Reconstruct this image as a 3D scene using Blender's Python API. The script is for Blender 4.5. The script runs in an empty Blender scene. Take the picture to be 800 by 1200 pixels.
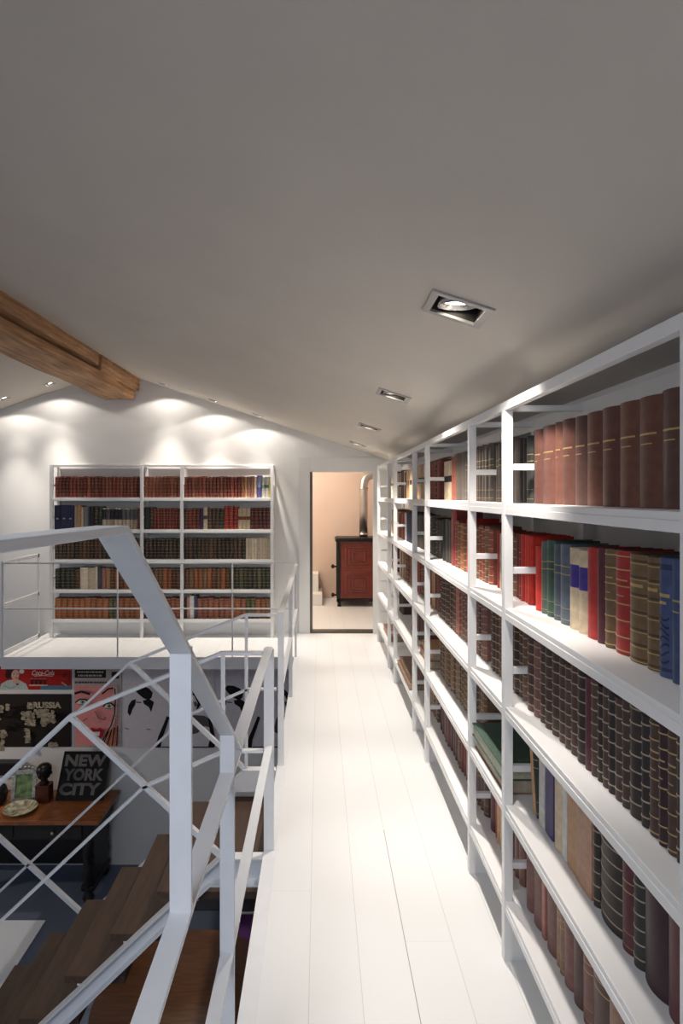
import bpy, bmesh, math, random
from mathutils import Vector, Matrix
random.seed(7)
R = math.radians
SC = bpy.context.scene
COL = SC.collection

# ------------------------------------------------------------------ camera
EYE = 1.6
cam_d = bpy.data.cameras.new('camera')
cam = bpy.data.objects.new('camera', cam_d)
COL.objects.link(cam)
cam.location = (0, 0, EYE)
cam.rotation_euler = (R(90), 0, 0)
cam_d.sensor_fit = 'VERTICAL'
cam_d.sensor_height = 36
cam_d.sensor_width = 24
cam_d.lens = 20.25
cam_d.shift_x = 26 / 1200
cam_d.shift_y = -20 / 1200
cam_d.clip_start = 0.02
SC.camera = cam
F, CX, CY = 675.0, 374.0, 580.0

# ------------------------------------------------------------------ materials
def new_mat(name):
    m = bpy.data.materials.new(name)
    m.use_nodes = True
    nt = m.node_tree
    return m, nt, nt.nodes['Principled BSDF']

def mat(name, col, rough=0.5, metal=0.0, var=0.0, scale=8.0, bump=0.0, spec=0.5, stretch=(1, 1, 1), emit=None, es=0):
    m, nt, b = new_mat(name)
    b.inputs['Base Color'].default_value = (*col, 1)
    b.inputs['Roughness'].default_value = rough
    b.inputs['Metallic'].default_value = metal
    b.inputs['Specular IOR Level'].default_value = spec
    if emit:
        b.inputs['Emission Color'].default_value = (*emit, 1)
        b.inputs['Emission Strength'].default_value = es
    if var or bump:
        tc = nt.nodes.new('ShaderNodeTexCoord')
        mp = nt.nodes.new('ShaderNodeMapping')
        mp.inputs['Scale'].default_value = stretch
        nz = nt.nodes.new('ShaderNodeTexNoise')
        nz.inputs['Scale'].default_value = scale
        nz.inputs['Detail'].default_value = 4
        nt.links.new(tc.outputs['Object'], mp.inputs['Vector'])
        nt.links.new(mp.outputs['Vector'], nz.inputs['Vector'])
        if var:
            r = nt.nodes.new('ShaderNodeValToRGB')
            r.color_ramp.elements[0].position = .3
            r.color_ramp.elements[1].position = .7
            r.color_ramp.elements[0].color = (*[c * (1 - var) for c in col], 1)
            r.color_ramp.elements[1].color = (*[min(1, c * (1 + var)) for c in col], 1)
            nt.links.new(nz.outputs['Fac'], r.inputs['Fac'])
            nt.links.new(r.outputs['Color'], b.inputs['Base Color'])
        if bump:
            bp = nt.nodes.new('ShaderNodeBump')
            bp.inputs['Strength'].default_value = bump
            bp.inputs['Distance'].default_value = .01
            nt.links.new(nz.outputs['Fac'], bp.inputs['Height'])
            nt.links.new(bp.outputs['Normal'], b.inputs['Normal'])
    return m

def srgb(r, g, b):
    f = lambda c: (c / 255 / 12.92) if c / 255 <= .04045 else ((c / 255 + .055) / 1.055) ** 2.4
    return (f(r), f(g), f(b))

M = {}
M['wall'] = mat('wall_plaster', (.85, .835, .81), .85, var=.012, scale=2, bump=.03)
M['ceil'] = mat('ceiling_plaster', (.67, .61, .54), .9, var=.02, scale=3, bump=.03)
M['steel'] = mat('white_painted_steel', (.80, .80, .81), .42, var=.02, scale=20)
M['shelf'] = mat('white_painted_shelf', (.83, .82, .81), .4, var=.015, scale=6)
M['fascia'] = mat('painted_fascia', (.84, .82, .82), .55, var=.02, scale=3)
M['trimw'] = mat('white_door_trim', (.80, .79, .76), .5, var=.01, scale=4)
M['metal_dark'] = mat('dark_jamb_metal', (.13, .115, .10), .4, .6, var=.1)
M['blush'] = mat('blush_plaster', (.72, .56, .46), .85, var=.03, scale=2, bump=.03)
M['tread'] = mat('brown_tread_wood', (.078, .040, .022), .5, var=.25, scale=5, stretch=(8, 1, 8))
M['oak'] = mat('table_wood', (.125, .048, .017), .35, var=.35, scale=4, stretch=(1.5, 12, 1))
M['desk'] = mat('desk_wood', (.30, .105, .035), .3, var=.35, scale=4, stretch=(2, 12, 1))
M['black'] = mat('black_carved_wood', (.006, .005, .006), .5, var=.3, scale=20, bump=.3)
M['lower_floor'] = mat('slate_blue_floor', (.115, .14, .21), .5, var=.06, scale=3)
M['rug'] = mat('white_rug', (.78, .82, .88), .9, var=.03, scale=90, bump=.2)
M['darkrug'] = mat('dark_rug', (.045, .045, .06), .9, var=.1, scale=60)
M['rugedge'] = mat('rug_edge', (.6, .6, .62), .8)
M['purple'] = mat('purple_upholstery', (.075, .010, .12), .8, var=.15, scale=30)
M['chrome'] = mat('brushed_metal', (.62, .58, .53), .3, 1.0, var=.05)
M['trim_grey'] = mat('fixture_frame', (.40, .385, .37), .4, .3)
M['housing'] = mat('fixture_housing', (.05, .045, .04), .45, .3, var=.2, scale=30)
M['reflector'] = mat('fixture_reflector', (.75, .73, .7), .25, .9)
M['lamp'] = mat('lamp_glow', (1, .95, .88), .4, emit=(1, .9, .78), es=9)
M['stove_red'] = mat('red_enamel', (.185, .028, .012), .3, var=.15, scale=12)
M['iron'] = mat('cast_iron', (.012, .011, .010), .45, .4, var=.2, scale=15)
M['white_mark'] = mat('white_paint', (.72, .72, .72), .6)

# wood beam with long grain
def beam_mat():
    m, nt, b = new_mat('old_beam_wood')
    tc = nt.nodes.new('ShaderNodeTexCoord')
    mp = nt.nodes.new('ShaderNodeMapping'); mp.inputs['Scale'].default_value = (22, 1.1, 22)
    nz = nt.nodes.new('ShaderNodeTexNoise'); nz.inputs['Scale'].default_value = 1.6; nz.inputs['Detail'].default_value = 8; nz.inputs['Roughness'].default_value = .65
    n2 = nt.nodes.new('ShaderNodeTexNoise'); n2.inputs['Scale'].default_value = 2.2; n2.inputs['Detail'].default_value = 5
    rp = nt.nodes.new('ShaderNodeValToRGB')
    rp.color_ramp.elements[0].position = .3; rp.color_ramp.elements[0].color = (.22, .10, .042, 1)
    rp.color_ramp.elements[1].position = .72; rp.color_ramp.elements[1].color = (.80, .47, .24, 1)
    mx = nt.nodes.new('ShaderNodeMixRGB'); mx.blend_type = 'MULTIPLY'; mx.inputs['Fac'].default_value = .38
    r2 = nt.nodes.new('ShaderNodeValToRGB'); r2.color_ramp.elements[0].position = .35; r2.color_ramp.elements[0].color = (.35, .28, .22, 1); r2.color_ramp.elements[1].position = .6
    bp = nt.nodes.new('ShaderNodeBump'); bp.inputs['Strength'].default_value = .5; bp.inputs['Distance'].default_value = .02
    L = nt.links.new
    L(tc.outputs['Object'], mp.inputs['Vector']); L(mp.outputs['Vector'], nz.inputs['Vector']); L(tc.outputs['Object'], n2.inputs['Vector'])
    L(nz.outputs['Fac'], rp.inputs['Fac']); L(n2.outputs['Fac'], r2.inputs['Fac'])
    L(rp.outputs['Color'], mx.inputs['Color1']); L(r2.outputs['Color'], mx.inputs['Color2'])
    L(mx.outputs['Color'], b.inputs['Base Color']); L(nz.outputs['Fac'], bp.inputs['Height']); L(bp.outputs['Normal'], b.inputs['Normal'])
    b.inputs['Roughness'].default_value = .7
    return m
M['beam'] = beam_mat()

def floor_surface():
    # white painted boards running along Y: thin dark seams between boards
    m, nt, b = new_mat('white_painted_boards')
    L = nt.links.new
    tc = nt.nodes.new('ShaderNodeTexCoord'); sp = nt.nodes.new('ShaderNodeSeparateXYZ')
    L(tc.outputs['Object'], sp.inputs[0])
    def math_n(op, a, v=None, bb=None):
        n = nt.nodes.new('ShaderNodeMath'); n.operation = op
        L(a, n.inputs[0])
        if v is not None: n.inputs[1].default_value = v
        if bb is not None: L(bb, n.inputs[1])
        return n.outputs[0]
    u = math_n('MULTIPLY', math_n('ADD', sp.outputs['X'], .034 + 3.4), 1 / .17)
    fr = math_n('FRACT', u)
    seam = math_n('LESS_THAN', fr, .012)
    idx = math_n('FLOOR', u)
    v = math_n('FRACT', math_n('ADD', math_n('MULTIPLY', sp.outputs['Y'], 1 / 2.4), None, math_n('MULTIPLY', idx, .37)))
    end = math_n('LESS_THAN', v, .0004)
    s = math_n('MAXIMUM', seam, None, end)
    cmp_ = nt.nodes.new('ShaderNodeMath'); cmp_.operation = 'COMPARE'; cmp_.inputs[1].default_value = 22; cmp_.inputs[2].default_value = .1
    L(idx, cmp_.inputs[0])
    wide = math_n('MULTIPLY', cmp_.outputs[0], None, math_n('MULTIPLY', math_n('LESS_THAN', fr, .018), None, math_n('LESS_THAN', sp.outputs['Y'], 2.75)))
    tone = math_n('FRACT', math_n('MULTIPLY', idx, .619))
    nz = nt.nodes.new('ShaderNodeTexNoise'); nz.inputs['Scale'].default_value = 3; nz.inputs['Detail'].default_value = 3
    L(tc.outputs['Object'], nz.inputs['Vector'])
    mx0 = nt.nodes.new('ShaderNodeMixRGB'); mx0.inputs['Color1'].default_value = (.815, .81, .80, 1); mx0.inputs['Color2'].default_value = (.83, .825, .815, 1)
    L(tone, mx0.inputs['Fac'])
    mx = nt.nodes.new('ShaderNodeMixRGB'); mx.inputs['Color2'].default_value = (.62, .60, .58, 1)
    L(mx0.outputs['Color'], mx.inputs['Color1']); L(s, mx.inputs['Fac'])
    mx2 = nt.nodes.new('ShaderNodeMixRGB'); mx2.inputs['Color2'].default_value = (.36, .345, .33, 1)
    L(mx.outputs['Color'], mx2.inputs['Color1']); L(wide, mx2.inputs['Fac'])
    L(mx2.outputs['Color'], b.inputs['Base Color'])
    rr = nt.nodes.new('ShaderNodeMapRange'); rr.inputs['To Min'].default_value = .28; rr.inputs['To Max'].default_value = .45
    L(nz.outputs['Fac'], rr.inputs['Value']); L(rr.outputs['Result'], b.inputs['Roughness'])
    bp = nt.nodes.new('ShaderNodeBump'); bp.inputs['Strength'].default_value = .4; bp.inputs['Distance'].default_value = .003; bp.invert = True
    L(s, bp.inputs['Height']); L(bp.outputs['Normal'], b.inputs['Normal'])
    return m
M['boards'] = floor_surface()

def attr_mat(name, rough, scale, var, metal=0, spec=.5):
    m, nt, b = new_mat(name)
    L = nt.links.new
    a = nt.nodes.new('ShaderNodeVertexColor'); a.layer_name = 'dye'
    tc = nt.nodes.new('ShaderNodeTexCoord')
    nz = nt.nodes.new('ShaderNodeTexNoise'); nz.inputs['Scale'].default_value = scale; nz.inputs['Detail'].default_value = 5
    L(tc.outputs['Object'], nz.inputs['Vector'])
    mr = nt.nodes.new('ShaderNodeMapRange'); mr.inputs['From Min'].default_value = .3; mr.inputs['From Max'].default_value = .7
    mr.inputs['To Min'].default_value = 1 - var; mr.inputs['To Max'].default_value = 1 + var
    L(nz.outputs['Fac'], mr.inputs['Value'])
    mx = nt.nodes.new('ShaderNodeVectorMath'); mx.operation = 'SCALE'
    L(a.outputs['Color'], mx.inputs[0]); L(mr.outputs['Result'], mx.inputs['Scale'])
    L(mx.outputs['Vector'], b.inputs['Base Color'])
    b.inputs['Roughness'].default_value = rough; b.inputs['Metallic'].default_value = metal
    b.inputs['Specular IOR Level'].default_value = spec
    bp = nt.nodes.new('ShaderNodeBump'); bp.inputs['Strength'].default_value = .15; bp.inputs['Distance'].default_value = .002
    L(nz.outputs['Fac'], bp.inputs['Height']); L(bp.outputs['Normal'], b.inputs['Normal'])
    return m
M['dye'] = attr_mat('book_binding', .5, 45, .16, spec=.4)
M['ink'] = attr_mat('print_ink', .7, 30, .05, spec=.3)
M['gilt'] = mat('gilt_tooling', (.52, .36, .15), .42, .5)

# ------------------------------------------------------------------ mesh helpers
def box(bm, x0, x1, y0, y1, z0, z1, mi=0):
    v = [bm.verts.new((x, y, z)) for z in (z0, z1) for y in (y0, y1) for x in (x0, x1)]
    fs = []
    for q in ((0, 2, 3, 1), (4, 5, 7, 6), (0, 1, 5, 4), (2, 6, 7, 3), (0, 4, 6, 2), (1, 3, 7, 5)):
        f = bm.faces.new([v[i] for i in q]); f.material_index = mi; fs.append(f)
    return fs

def bar(bm, p0, p1, w, wid, th, mi=0):
    """flat bar from p0 to p1: wid across the axis w, th across the other"""
    p0, p1, w = Vector(p0), Vector(p1), Vector(w).normalized()
    d = (p1 - p0).normalized()
    n = d.cross(w).normalized()
    a, b = w * wid / 2, n * th / 2
    ring = [[bm.verts.new(p + s * a + t * b) for s, t in ((-1, -1), (1, -1), (1, 1), (-1, 1))] for p in (p0, p1)]
    fs = [bm.faces.new(ring[0][::-1]), bm.faces.new(ring[1])]
    for i in range(4):
        j = (i + 1) % 4
        fs.append(bm.faces.new((ring[0][i], ring[0][j], ring[1][j], ring[1][i])))
    for f in fs: f.material_index = mi

def tube(bm, pts, r, n=10, mi=0, caps=True, ref=None):
    pts = [Vector(p) for p in pts]
    rings = []
    for i, p in enumerate(pts):
        d = (pts[min(i + 1, len(pts) - 1)] - pts[max(i - 1, 0)]).normalized()
        u = d.cross(Vector(ref or (0, 0, 1)))
        if u.length < .01: u = d.cross(Vector((1, 0, 0)))
        u.normalize(); v = d.cross(u)
        rings.append([bm.verts.new(p + r * (math.cos(2 * math.pi * k / n) * u + math.sin(2 * math.pi * k / n) * v)) for k in range(n)])
    for a, b in zip(rings, rings[1:]):
        for k in range(n):
            f = bm.faces.new((a[k], a[(k + 1) % n], b[(k + 1) % n], b[k])); f.material_index = mi; f.smooth = True
    if caps:
        bm.faces.new(rings[0][::-1]).material_index = mi; bm.faces.new(rings[-1]).material_index = mi

def lathe(bm, prof, c=(0, 0, 0), n=32, mi=0, smooth=True, sx=1, sy=1):
    rings = []
    for r, z in prof:
        rings.append([bm.verts.new((c[0] + sx * r * math.cos(2 * math.pi * k / n), c[1] + sy * r * math.sin(2 * math.pi * k / n), c[2] + z)) for k in range(n)] if r > 1e-5
                     else [bm.verts.new((c[0], c[1], c[2] + z))])
    for a, b in zip(rings, rings[1:]):
        if len(a) == 1 and len(b) == 1: continue
        for k in range(n):
            j = (k + 1) % n
            if len(a) == 1: f = bm.faces.new((a[0], b[j], b[k]))
            elif len(b) == 1: f = bm.faces.new((a[k], a[j], b[0]))
            else: f = bm.faces.new((a[k], a[j], b[j], b[k]))
            f.material_index = mi; f.smooth = smooth

def prism(bm, poly, lift, mi=0, cols=None):
    """poly: list of 3D points (planar), extruded by vector lift"""
    a = [bm.verts.new(p) for p in poly]
    b = [bm.verts.new(Vector(p) + Vector(lift)) for p in poly]
    fs = [bm.faces.new(a), bm.faces.new(b[::-1])]
    for i in range(len(a)):
        j = (i + 1) % len(a)
        fs.append(bm.faces.new((a[i], b[i], b[j], a[j])))
    for f in fs: f.material_index = mi
    return fs

def obj(name, bm, mats, parent=None, loc=None, rotz=None, bevel=0):
    bmesh.ops.recalc_face_normals(bm, faces=bm.faces[:])
    me = bpy.data.meshes.new(name)
    bm.to_mesh(me); bm.free()
    for m in (mats if isinstance(mats, (list, tuple)) else [mats]): me.materials.append(m)
    o = bpy.data.objects.new(name, me)
    COL.objects.link(o)
    if parent: o.parent = parent
    if loc is not None: o.location = loc
    if rotz is not None: o.rotation_euler = (0, 0, rotz)
    if bevel:
        md = o.modifiers.new('bevel', 'BEVEL'); md.width = bevel; md.segments = 2; md.limit_method = 'ANGLE'
    return o

def tag(o, label, cat, group=None, kind=None):
    o['label'] = label; o['category'] = cat
    if group: o['group'] = group
    if kind: o['kind'] = kind
    return o

def thing(name, label, cat, loc=(0, 0, 0), group=None):
    o = bpy.data.objects.new(name, None)
    o.empty_display_size = .05
    COL.objects.link(o); o.location = loc
    return tag(o, label, cat, group)

def struct(name, bm, m, label, cat='room', bevel=0):
    o = obj(name, bm, m, bevel=bevel)
    o['kind'] = 'structure'; o['label'] = label; o['category'] = cat
    return o

def B(): return bmesh.new()

# ------------------------------------------------------------------ setting
WY = 6.667          # far wall
LOWER = -2.68       # lower floor
XR = .95            # right wall
XL = -6.4           # left wall
YB = -3.0           # back wall
RIDGE_X, RIDGE_Z = -2.37, 3.037
cz = lambda x: 2.262 - .327 * x if x >= RIDGE_X else RIDGE_Z + .34 * (x - RIDGE_X)
EDGE = -.243        # gallery edge
LAND = 5.684        # landing front
LX = -3.145          # landing left end

# far wall with door opening
DX0, DX1, DZ = -.109, .70, 1.867
bm = B()
T = .12
def wall_piece(poly):   # poly of (x,z)
    prism(bm, [(x, WY, z) for x, z in poly], (0, T, 0))
wall_piece([(XL, LOWER), (DX0, LOWER), (DX0, cz(DX0) + .0), (RIDGE_X, RIDGE_Z), (XL, cz(XL))])
wall_piece([(DX0, DZ), (DX1, DZ), (DX1, cz(DX1)), (DX0, cz(DX0))])
wall_piece([(DX1, LOWER), (XR, LOWER), (XR, cz(XR)), (DX1, cz(DX1))])
wall_piece([(DX0, LOWER), (DX1, LOWER), (DX1, -.13), (DX0, -.13)])
struct('wall_far', bm, M['wall'], 'white gable wall behind the far bookcase', 'wall')
bm = B(); box(bm, XR, XR + .12, YB, WY + T, LOWER, cz(XR) + .06)
struct('wall_right', bm, M['wall'], 'white wall behind the long bookcase', 'wall')
bm = B(); box(bm, XL - .12, XL, YB, WY + T, LOWER, cz(XL) + .06)
struct('wall_left', bm, M['wall'], 'white wall left of the stair hall', 'wall')
# back wall with a tall window
bm = B()
wx0, wx1, wz0, wz1 = -5.2, -.6, -1.6, 1.3
def wb(poly): prism(bm, [(x, YB, z) for x, z in poly], (0, -.12, 0))
wb([(XL, LOWER), (wx0, LOWER), (wx0, cz(wx0)), (XL, cz(XL))])
wb([(wx1, LOWER), (XR, LOWER), (XR, cz(XR)), (wx1, cz(wx1))])
wb([(wx0, LOWER), (wx1, LOWER), (wx1, wz0), (wx0, wz0)])
wb([(wx0, wz1), (wx1, wz1), (wx1, cz(wx1)), (RIDGE_X, RIDGE_Z), (wx0, cz(wx0))])
struct('wall_back', bm, M['wall'], 'white wall behind the camera with a window', 'wall')
bm = B()
for x in (wx0, (wx0 + wx1) / 2 - .03, wx1 - .06): box(bm, x, x + .06, YB - .08, YB - .02, wz0, wz1)
for z in (wz0, -.2, wz1 - .06): box(bm, wx0, wx1, YB - .08, YB - .02, z, z + .06)
struct('window_1', bm, M['trimw'], 'white window frame in the wall behind the camera', 'window')

# roof window behind the camera
SKX, SKY, SKW = -1.15, -.80, .65
bm = B()
for a, b, c, d in ((-SKW, SKW, -SKW, -SKW + .06), (-SKW, SKW, SKW - .06, SKW), (-SKW, -SKW + .06, -SKW + .06, SKW - .06), (SKW - .06, SKW, -SKW + .06, SKW - .06), (-.02, .02, -SKW + .06, SKW - .06)):
    prism(bm, [(SKX + a, SKY + c, cz(SKX + a)), (SKX + b, SKY + c, cz(SKX + b)), (SKX + b, SKY + d, cz(SKX + b)), (SKX + a, SKY + d, cz(SKX + a))], (0, 0, -.03))
struct('window_2', bm, M['trimw'], 'white roof window frame in the ceiling behind the camera', 'window')
# floors
bm = B(); box(bm, XL, XR, YB, WY, LOWER - .1, LOWER)
struct('floor_lower', bm, M['lower_floor'], 'slate blue floor of the lower room', 'floor')
bm = B(); box(bm, EDGE, XR, YB, WY + .0, -.12, 0)
struct('floor', bm, M['boards'], 'white painted board floor of the gallery', 'floor')
bm = B(); box(bm, LX, EDGE, LAND + .02, WY, -.10, 0)
struct('floor_landing', bm, M['boards'], 'white floor of the landing before the far bookcase', 'floor')
bm = B()
box(bm, LX, EDGE, LAND, LAND + .02, -.03, .0); box(bm, LX, EDGE, LAND + .008, LAND + .02, -.122, -.03)
struct('trim_1', bm, M['fascia'], 'grey white fascia along the landing edge', 'trim')
bm = B(); box(bm, EDGE - .006, EDGE + .0, YB, LAND, -.125, .004)
box(bm, EDGE, EDGE + .05, YB, WY - .001, 0, .004)
struct('trim_2', bm, M['steel'], 'white edge strip along the open side of the gallery', 'trim')

# ---- recessed lights: places on the ceiling (x, y)
DOWN = [(.395, 1.65), (.395, 3.08), (.395, 4.53), (.395, 5.98)]
WASH = [(-.683, 6.37), (-1.18, 6.37), (-1.735, 6.38), (-2.98, 6.37), (-3.47, 6.34)]
HS = .085
def ceiling_side(name, x_lo, x_hi, holes, label):
    bm = B()
    xs = sorted({x_lo, x_hi, *[c + s * h for c, _, h in holes for s in (-1, 1)]})
    ys = sorted({YB, WY + .01, *[c + s * h for _, c, h in holes for s in (-1, 1)]})
    vs = {}
    def V(x, y):
        k = (round(x, 4), round(y, 4))
        if k not in vs: vs[k] = bm.verts.new((x, y, cz(x)))
        return vs[k]
    for xa, xb in zip(xs, xs[1:]):
        for ya, yb in zip(ys, ys[1:]):
            mx, my = (xa + xb) / 2, (ya + yb) / 2
            if any(abs(mx - hx) < h and abs(my - hy) < h for hx, hy, h in holes): continue
            bm.faces.new((V(xa, ya), V(xa, yb), V(xb, yb), V(xb, ya)))
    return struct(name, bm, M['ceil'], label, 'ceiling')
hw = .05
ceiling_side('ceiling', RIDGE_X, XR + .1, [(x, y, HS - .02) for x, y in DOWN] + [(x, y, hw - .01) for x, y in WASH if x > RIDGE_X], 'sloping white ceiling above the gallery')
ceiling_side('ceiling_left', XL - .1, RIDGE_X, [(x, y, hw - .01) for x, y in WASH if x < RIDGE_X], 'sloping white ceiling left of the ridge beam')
# roof boards above (stop daylight leaking through the fixture holes)
bm = B()
prism(bm, [(XR + .2, YB - .2, cz(XR + .2) + .3), (RIDGE_X, YB - .2, RIDGE_Z + .3), (XL - .2, YB - .2, cz(XL - .2) + .3), (XL - .2, YB - .2, cz(XL - .2) + .36), (RIDGE_X, YB - .2, RIDGE_Z + .36), (XR + .2, YB - .2, cz(XR + .2) + .36)], (0, WY + 3.2, 0))
struct('roof', bm, M['housing'], 'roof above the ceiling', 'roof')

def fixture(x, y, hs, label, group, tilt):
    t = thing('recessed_light', label, 'light', (x, y, cz(x)), group)
    sl = math.atan(.327) if x > RIDGE_X else -math.atan(.34)
    t.rotation_euler = (0, sl, 0)
    fw = .02 if hs > .07 else .01
    bm = B()
    h2 = hs / math.cos(sl)
    i2 = (hs - fw) / math.cos(sl)
    box(bm, -h2, h2, -hs, -hs + fw, -.006, .002); box(bm, -h2, h2, hs - fw, hs, -.006, .002)
    box(bm, -h2, -i2, -hs + fw, hs - fw, -.006, .002); box(bm, i2, h2, -hs + fw, hs - fw, -.006, .002)
    obj('trim_frame', bm, M['trim_grey'], t)
    # open-bottomed housing
    bm = B()
    d = .12 if hs > .07 else .07
    a, b = i2 + .001, hs - fw + .001
    box(bm, -a - .004, -a, -b, b, 0.003, d); box(bm, a, a + .004, -b, b, 0.003, d)
    box(bm, -a, a, -b - .004, -b, 0.003, d); box(bm, -a, a, b, b + .004, 0.003, d)
    box(bm, -a, a, -b, b, d, d + .004)
    obj('housing', bm, M['housing'], t)
    # tilted lamp: dish with a glowing face
    rr = (hs - fw) * .86
    e = bpy.data.objects.new('lamp', None); COL.objects.remove if False else None
    bm = B()
    dish = [(rr * .25, .055), (rr * .55, .045), (rr * .85, .02), (rr, 0), (rr * 1.04, 0), (rr * .9, .03), (rr * .55, .055), (rr * .2, .065)]
    if hs < .07: dish = [(r, z * .55) for r, z in dish]
    lathe(bm, dish, n=28)
    lamp = obj('lamp', bm, M['reflector'], t)
    lamp.location = (0, 0, .008 if hs > .07 else .005)
    lamp.rotation_euler = tilt
    bm = B()
    lathe(bm, [(0, .0), (rr * .7, 0), (rr * .74, .004), (0, .006)], n=24)
    g = obj('bulb', bm, M['lamp'], lamp); g.location = (0, 0, .012 if hs > .07 else .006)
    bpy.data.objects.remove(e)
    return t

ordw = ['nearest', 'second nearest', 'third nearest', 'farthest']
for i, (x, y) in enumerate(DOWN):
    fixture(x, y, HS, f'square recessed downlight in the sloping ceiling, {ordw[i]} of four above the bookcase', 'downlights above the long bookcase', (R(6), R(-16), 0))
wn = ['above the right end of the far bookcase', 'above the middle of the far bookcase', 'just right of the wooden beam', 'just left of the wooden beam', 'farthest left of the beam']
for i, (x, y) in enumerate(WASH):
    fixture(x, y, hw, f'small recessed light washing the far wall, {wn[i]}', 'wall washing lights by the far wall', (R(-8), 0, 0))

# ---- ridge beam (two spliced timbers)
tb = thing('ceiling_beam', 'old brown wooden ridge beam under the white ceiling', 'beam', (-2.28, 3, 2.7))
def timber(name, x0, x1, z0, z1, y0, y1, seed):
    rnd = random.Random(seed)
    bm = B(); n = 24; rings = []
    for i in range(n + 1):
        y = y0 + (y1 - y0) * i / n
        j = lambda: rnd.uniform(-.007, .007)
        pts = [(x0, z0), ((x0 + x1) / 2, z0 - .004), (x1 - .012, z0), (x1, z0 + .012), (x1 + .004, (z0 + z1) / 2), (x1, z1), (x0, z1)]
        rings.append([bm.verts.new((x + j(), y, z + j())) for x, z in pts])
    for a, b in zip(rings, rings[1:]):
        for k in range(len(a)): bm.faces.new((a[k], a[(k + 1) % len(a)], b[(k + 1) % len(a)], b[k]))
    bm.faces.new(rings[0][::-1]); bm.faces.new(rings[-1])
    o = obj(name, bm, M['beam'], tb, loc=(2.28, -3, -2.7))
    return o
timber('lower_timber', -2.46, -2.125, 2.70, 2.80, YB, WY - .03, 1)
timber('upper_timber', -2.46, -2.10, 2.84, 3.00, YB, 5.5, 2)
timber('spliced_timber', -2.44, -2.085, 2.80, 2.97, 5.53, WY - .01, 3)

# ---- doorway
bm = B()
f0 = WY - .02
box(bm, -.237, DX0, f0, WY, 0, 2.035); box(bm, DX0, .80, f0, WY, DZ, 2.035); box(bm, .62, .80, f0, WY, 0, DZ)
struct('trim_3', bm, M['trimw'], 'wide white door surround at the end of the gallery', 'door frame', bevel=.003)
bm = B()
box(bm, DX0, DX0 + .03, WY + .005, WY + .115, 0, DZ)
struct('trim_4', bm, M['metal_dark'], 'dark metal jamb at the left of the doorway', 'door jamb')
bm = B(); box(bm, DX0, .64, WY - .01, WY + .11, .0, .022)
struct('trim_5', bm, M['metal_dark'], 'dark threshold strip of the doorway', 'threshold')

# ---- room beyond the door
Y2 = 8.95
bm = B(); box(bm, -2.0, 2.0, Y2, Y2 + .1, 0, 2.6); struct('wall_beyond_back', bm, M['blush'], 'blush wall behind the red stove', 'wall')
bm = B(); box(bm, -2.1, -2.0, WY + T, Y2, 0, 2.6); struct('wall_beyond_left', bm, M['blush'], 'blush wall left in the room beyond', 'wall')
bm = B(); box(bm, 2.0, 2.1, WY + T, Y2, 0, 2.6); struct('wall_beyond_right', bm, M['blush'], 'blush wall right in the room beyond', 'wall')
bm = B(); box(bm, -2.0, 2.0, WY, Y2, -.12, -.002); struct('floor_beyond', bm, M['boards'], 'pale floor of the room beyond', 'floor')
bm = B(); box(bm, -2.1, 2.1, WY + T, Y2, 2.6, 2.7); struct('ceiling_beyond', bm, M['wall'], 'ceiling of the room beyond', 'ceiling')
bm = B(); box(bm, -.6, .045, 8.35, Y2, 0, .16); box(bm, -.6, -.01, 8.6, Y2, .16, .42)
struct('trim_6', bm, M['trimw'], 'low white plinth at the foot of the blush wall', 'plinth', bevel=.01)

# stove
st = thing('stove', 'dark red tiled stove with black iron frame in the room beyond', 'stove', (.55, 8.5, 0))
def P(*a): return a
sx0, sx1, sy0, sy1 = -.295, .32, -.25, .22
bm = B(); box(bm, sx0 + .03, sx1 - .03, sy0 + .02, sy1 - .02, .11, .93); obj('body', bm, M['stove_red'], st)
bm = B()
for x in (sx0, sx1 - .045):
    for y in (sy0, sy1 - .045): box(bm, x, x + .045, y, y + .045, .07, .935)
box(bm, sx0, sx1, sy0, sy1, .07, .115)
obj('frame', bm, M['iron'], st, bevel=.004)
bm = B(); box(bm, sx0 - .025, sx1 + .025, sy0 - .025, sy1 + .02, .93, .965); box(bm, sx0 - .01, sx1 + .01, sy0 - .01, sy1, .965, .98)
obj('top_plate', bm, M['iron'], st, bevel=.006)
for px, pz, nm in ((sx0 + .07, .14, 0), (sx0 + .07, .53, 1)):
    bm = B()
    w, hh = .49, .37
    y = sy0 + .02
    for k, (ins, dp) in enumerate(((0, .006), (.05, .012), (.10, .018), (.15, .022))):
        x0, x1, z0, z1 = px + ins, px + w - ins, pz + ins * .75, pz + hh - ins * .75
        fr = .022
        box(bm, x0, x1, y - dp, y, z0, z0 + fr * .7); box(bm, x0, x1, y - dp, y, z1 - fr * .7, z1)
        box(bm, x0, x0 + fr, y - dp, y, z0 + fr * .7, z1 - fr * .7); box(bm, x1 - fr, x1, y - dp, y, z0 + fr * .7, z1 - fr * .7)
    obj('tile_panel', bm, M['stove_red'], st, bevel=.004)
for x in (sx0 + .01, sx1 - .06):
    for y in (sy0 + .01, sy1 - .06):
        bm = B(); lathe(bm, [(0, 0), (.03, 0), (.022, .03), (.028, .07), (0, .07)], (x + .02, y + .02, 0), 12); obj('foot', bm, M['iron'], st)
for z in (.57, .16):
    bm = B(); tube(bm, [(sx0, sy0 + .06, z), (sx0 - .05, sy0 + .04, z)], .012); lathe(bm, [(0, -.03), (.02, -.02), (.026, 0), (.02, .025), (0, .035)], (sx0 - .06, sy0 + .04, z), 12)
    obj('handle', bm, M['iron'], st)
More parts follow.
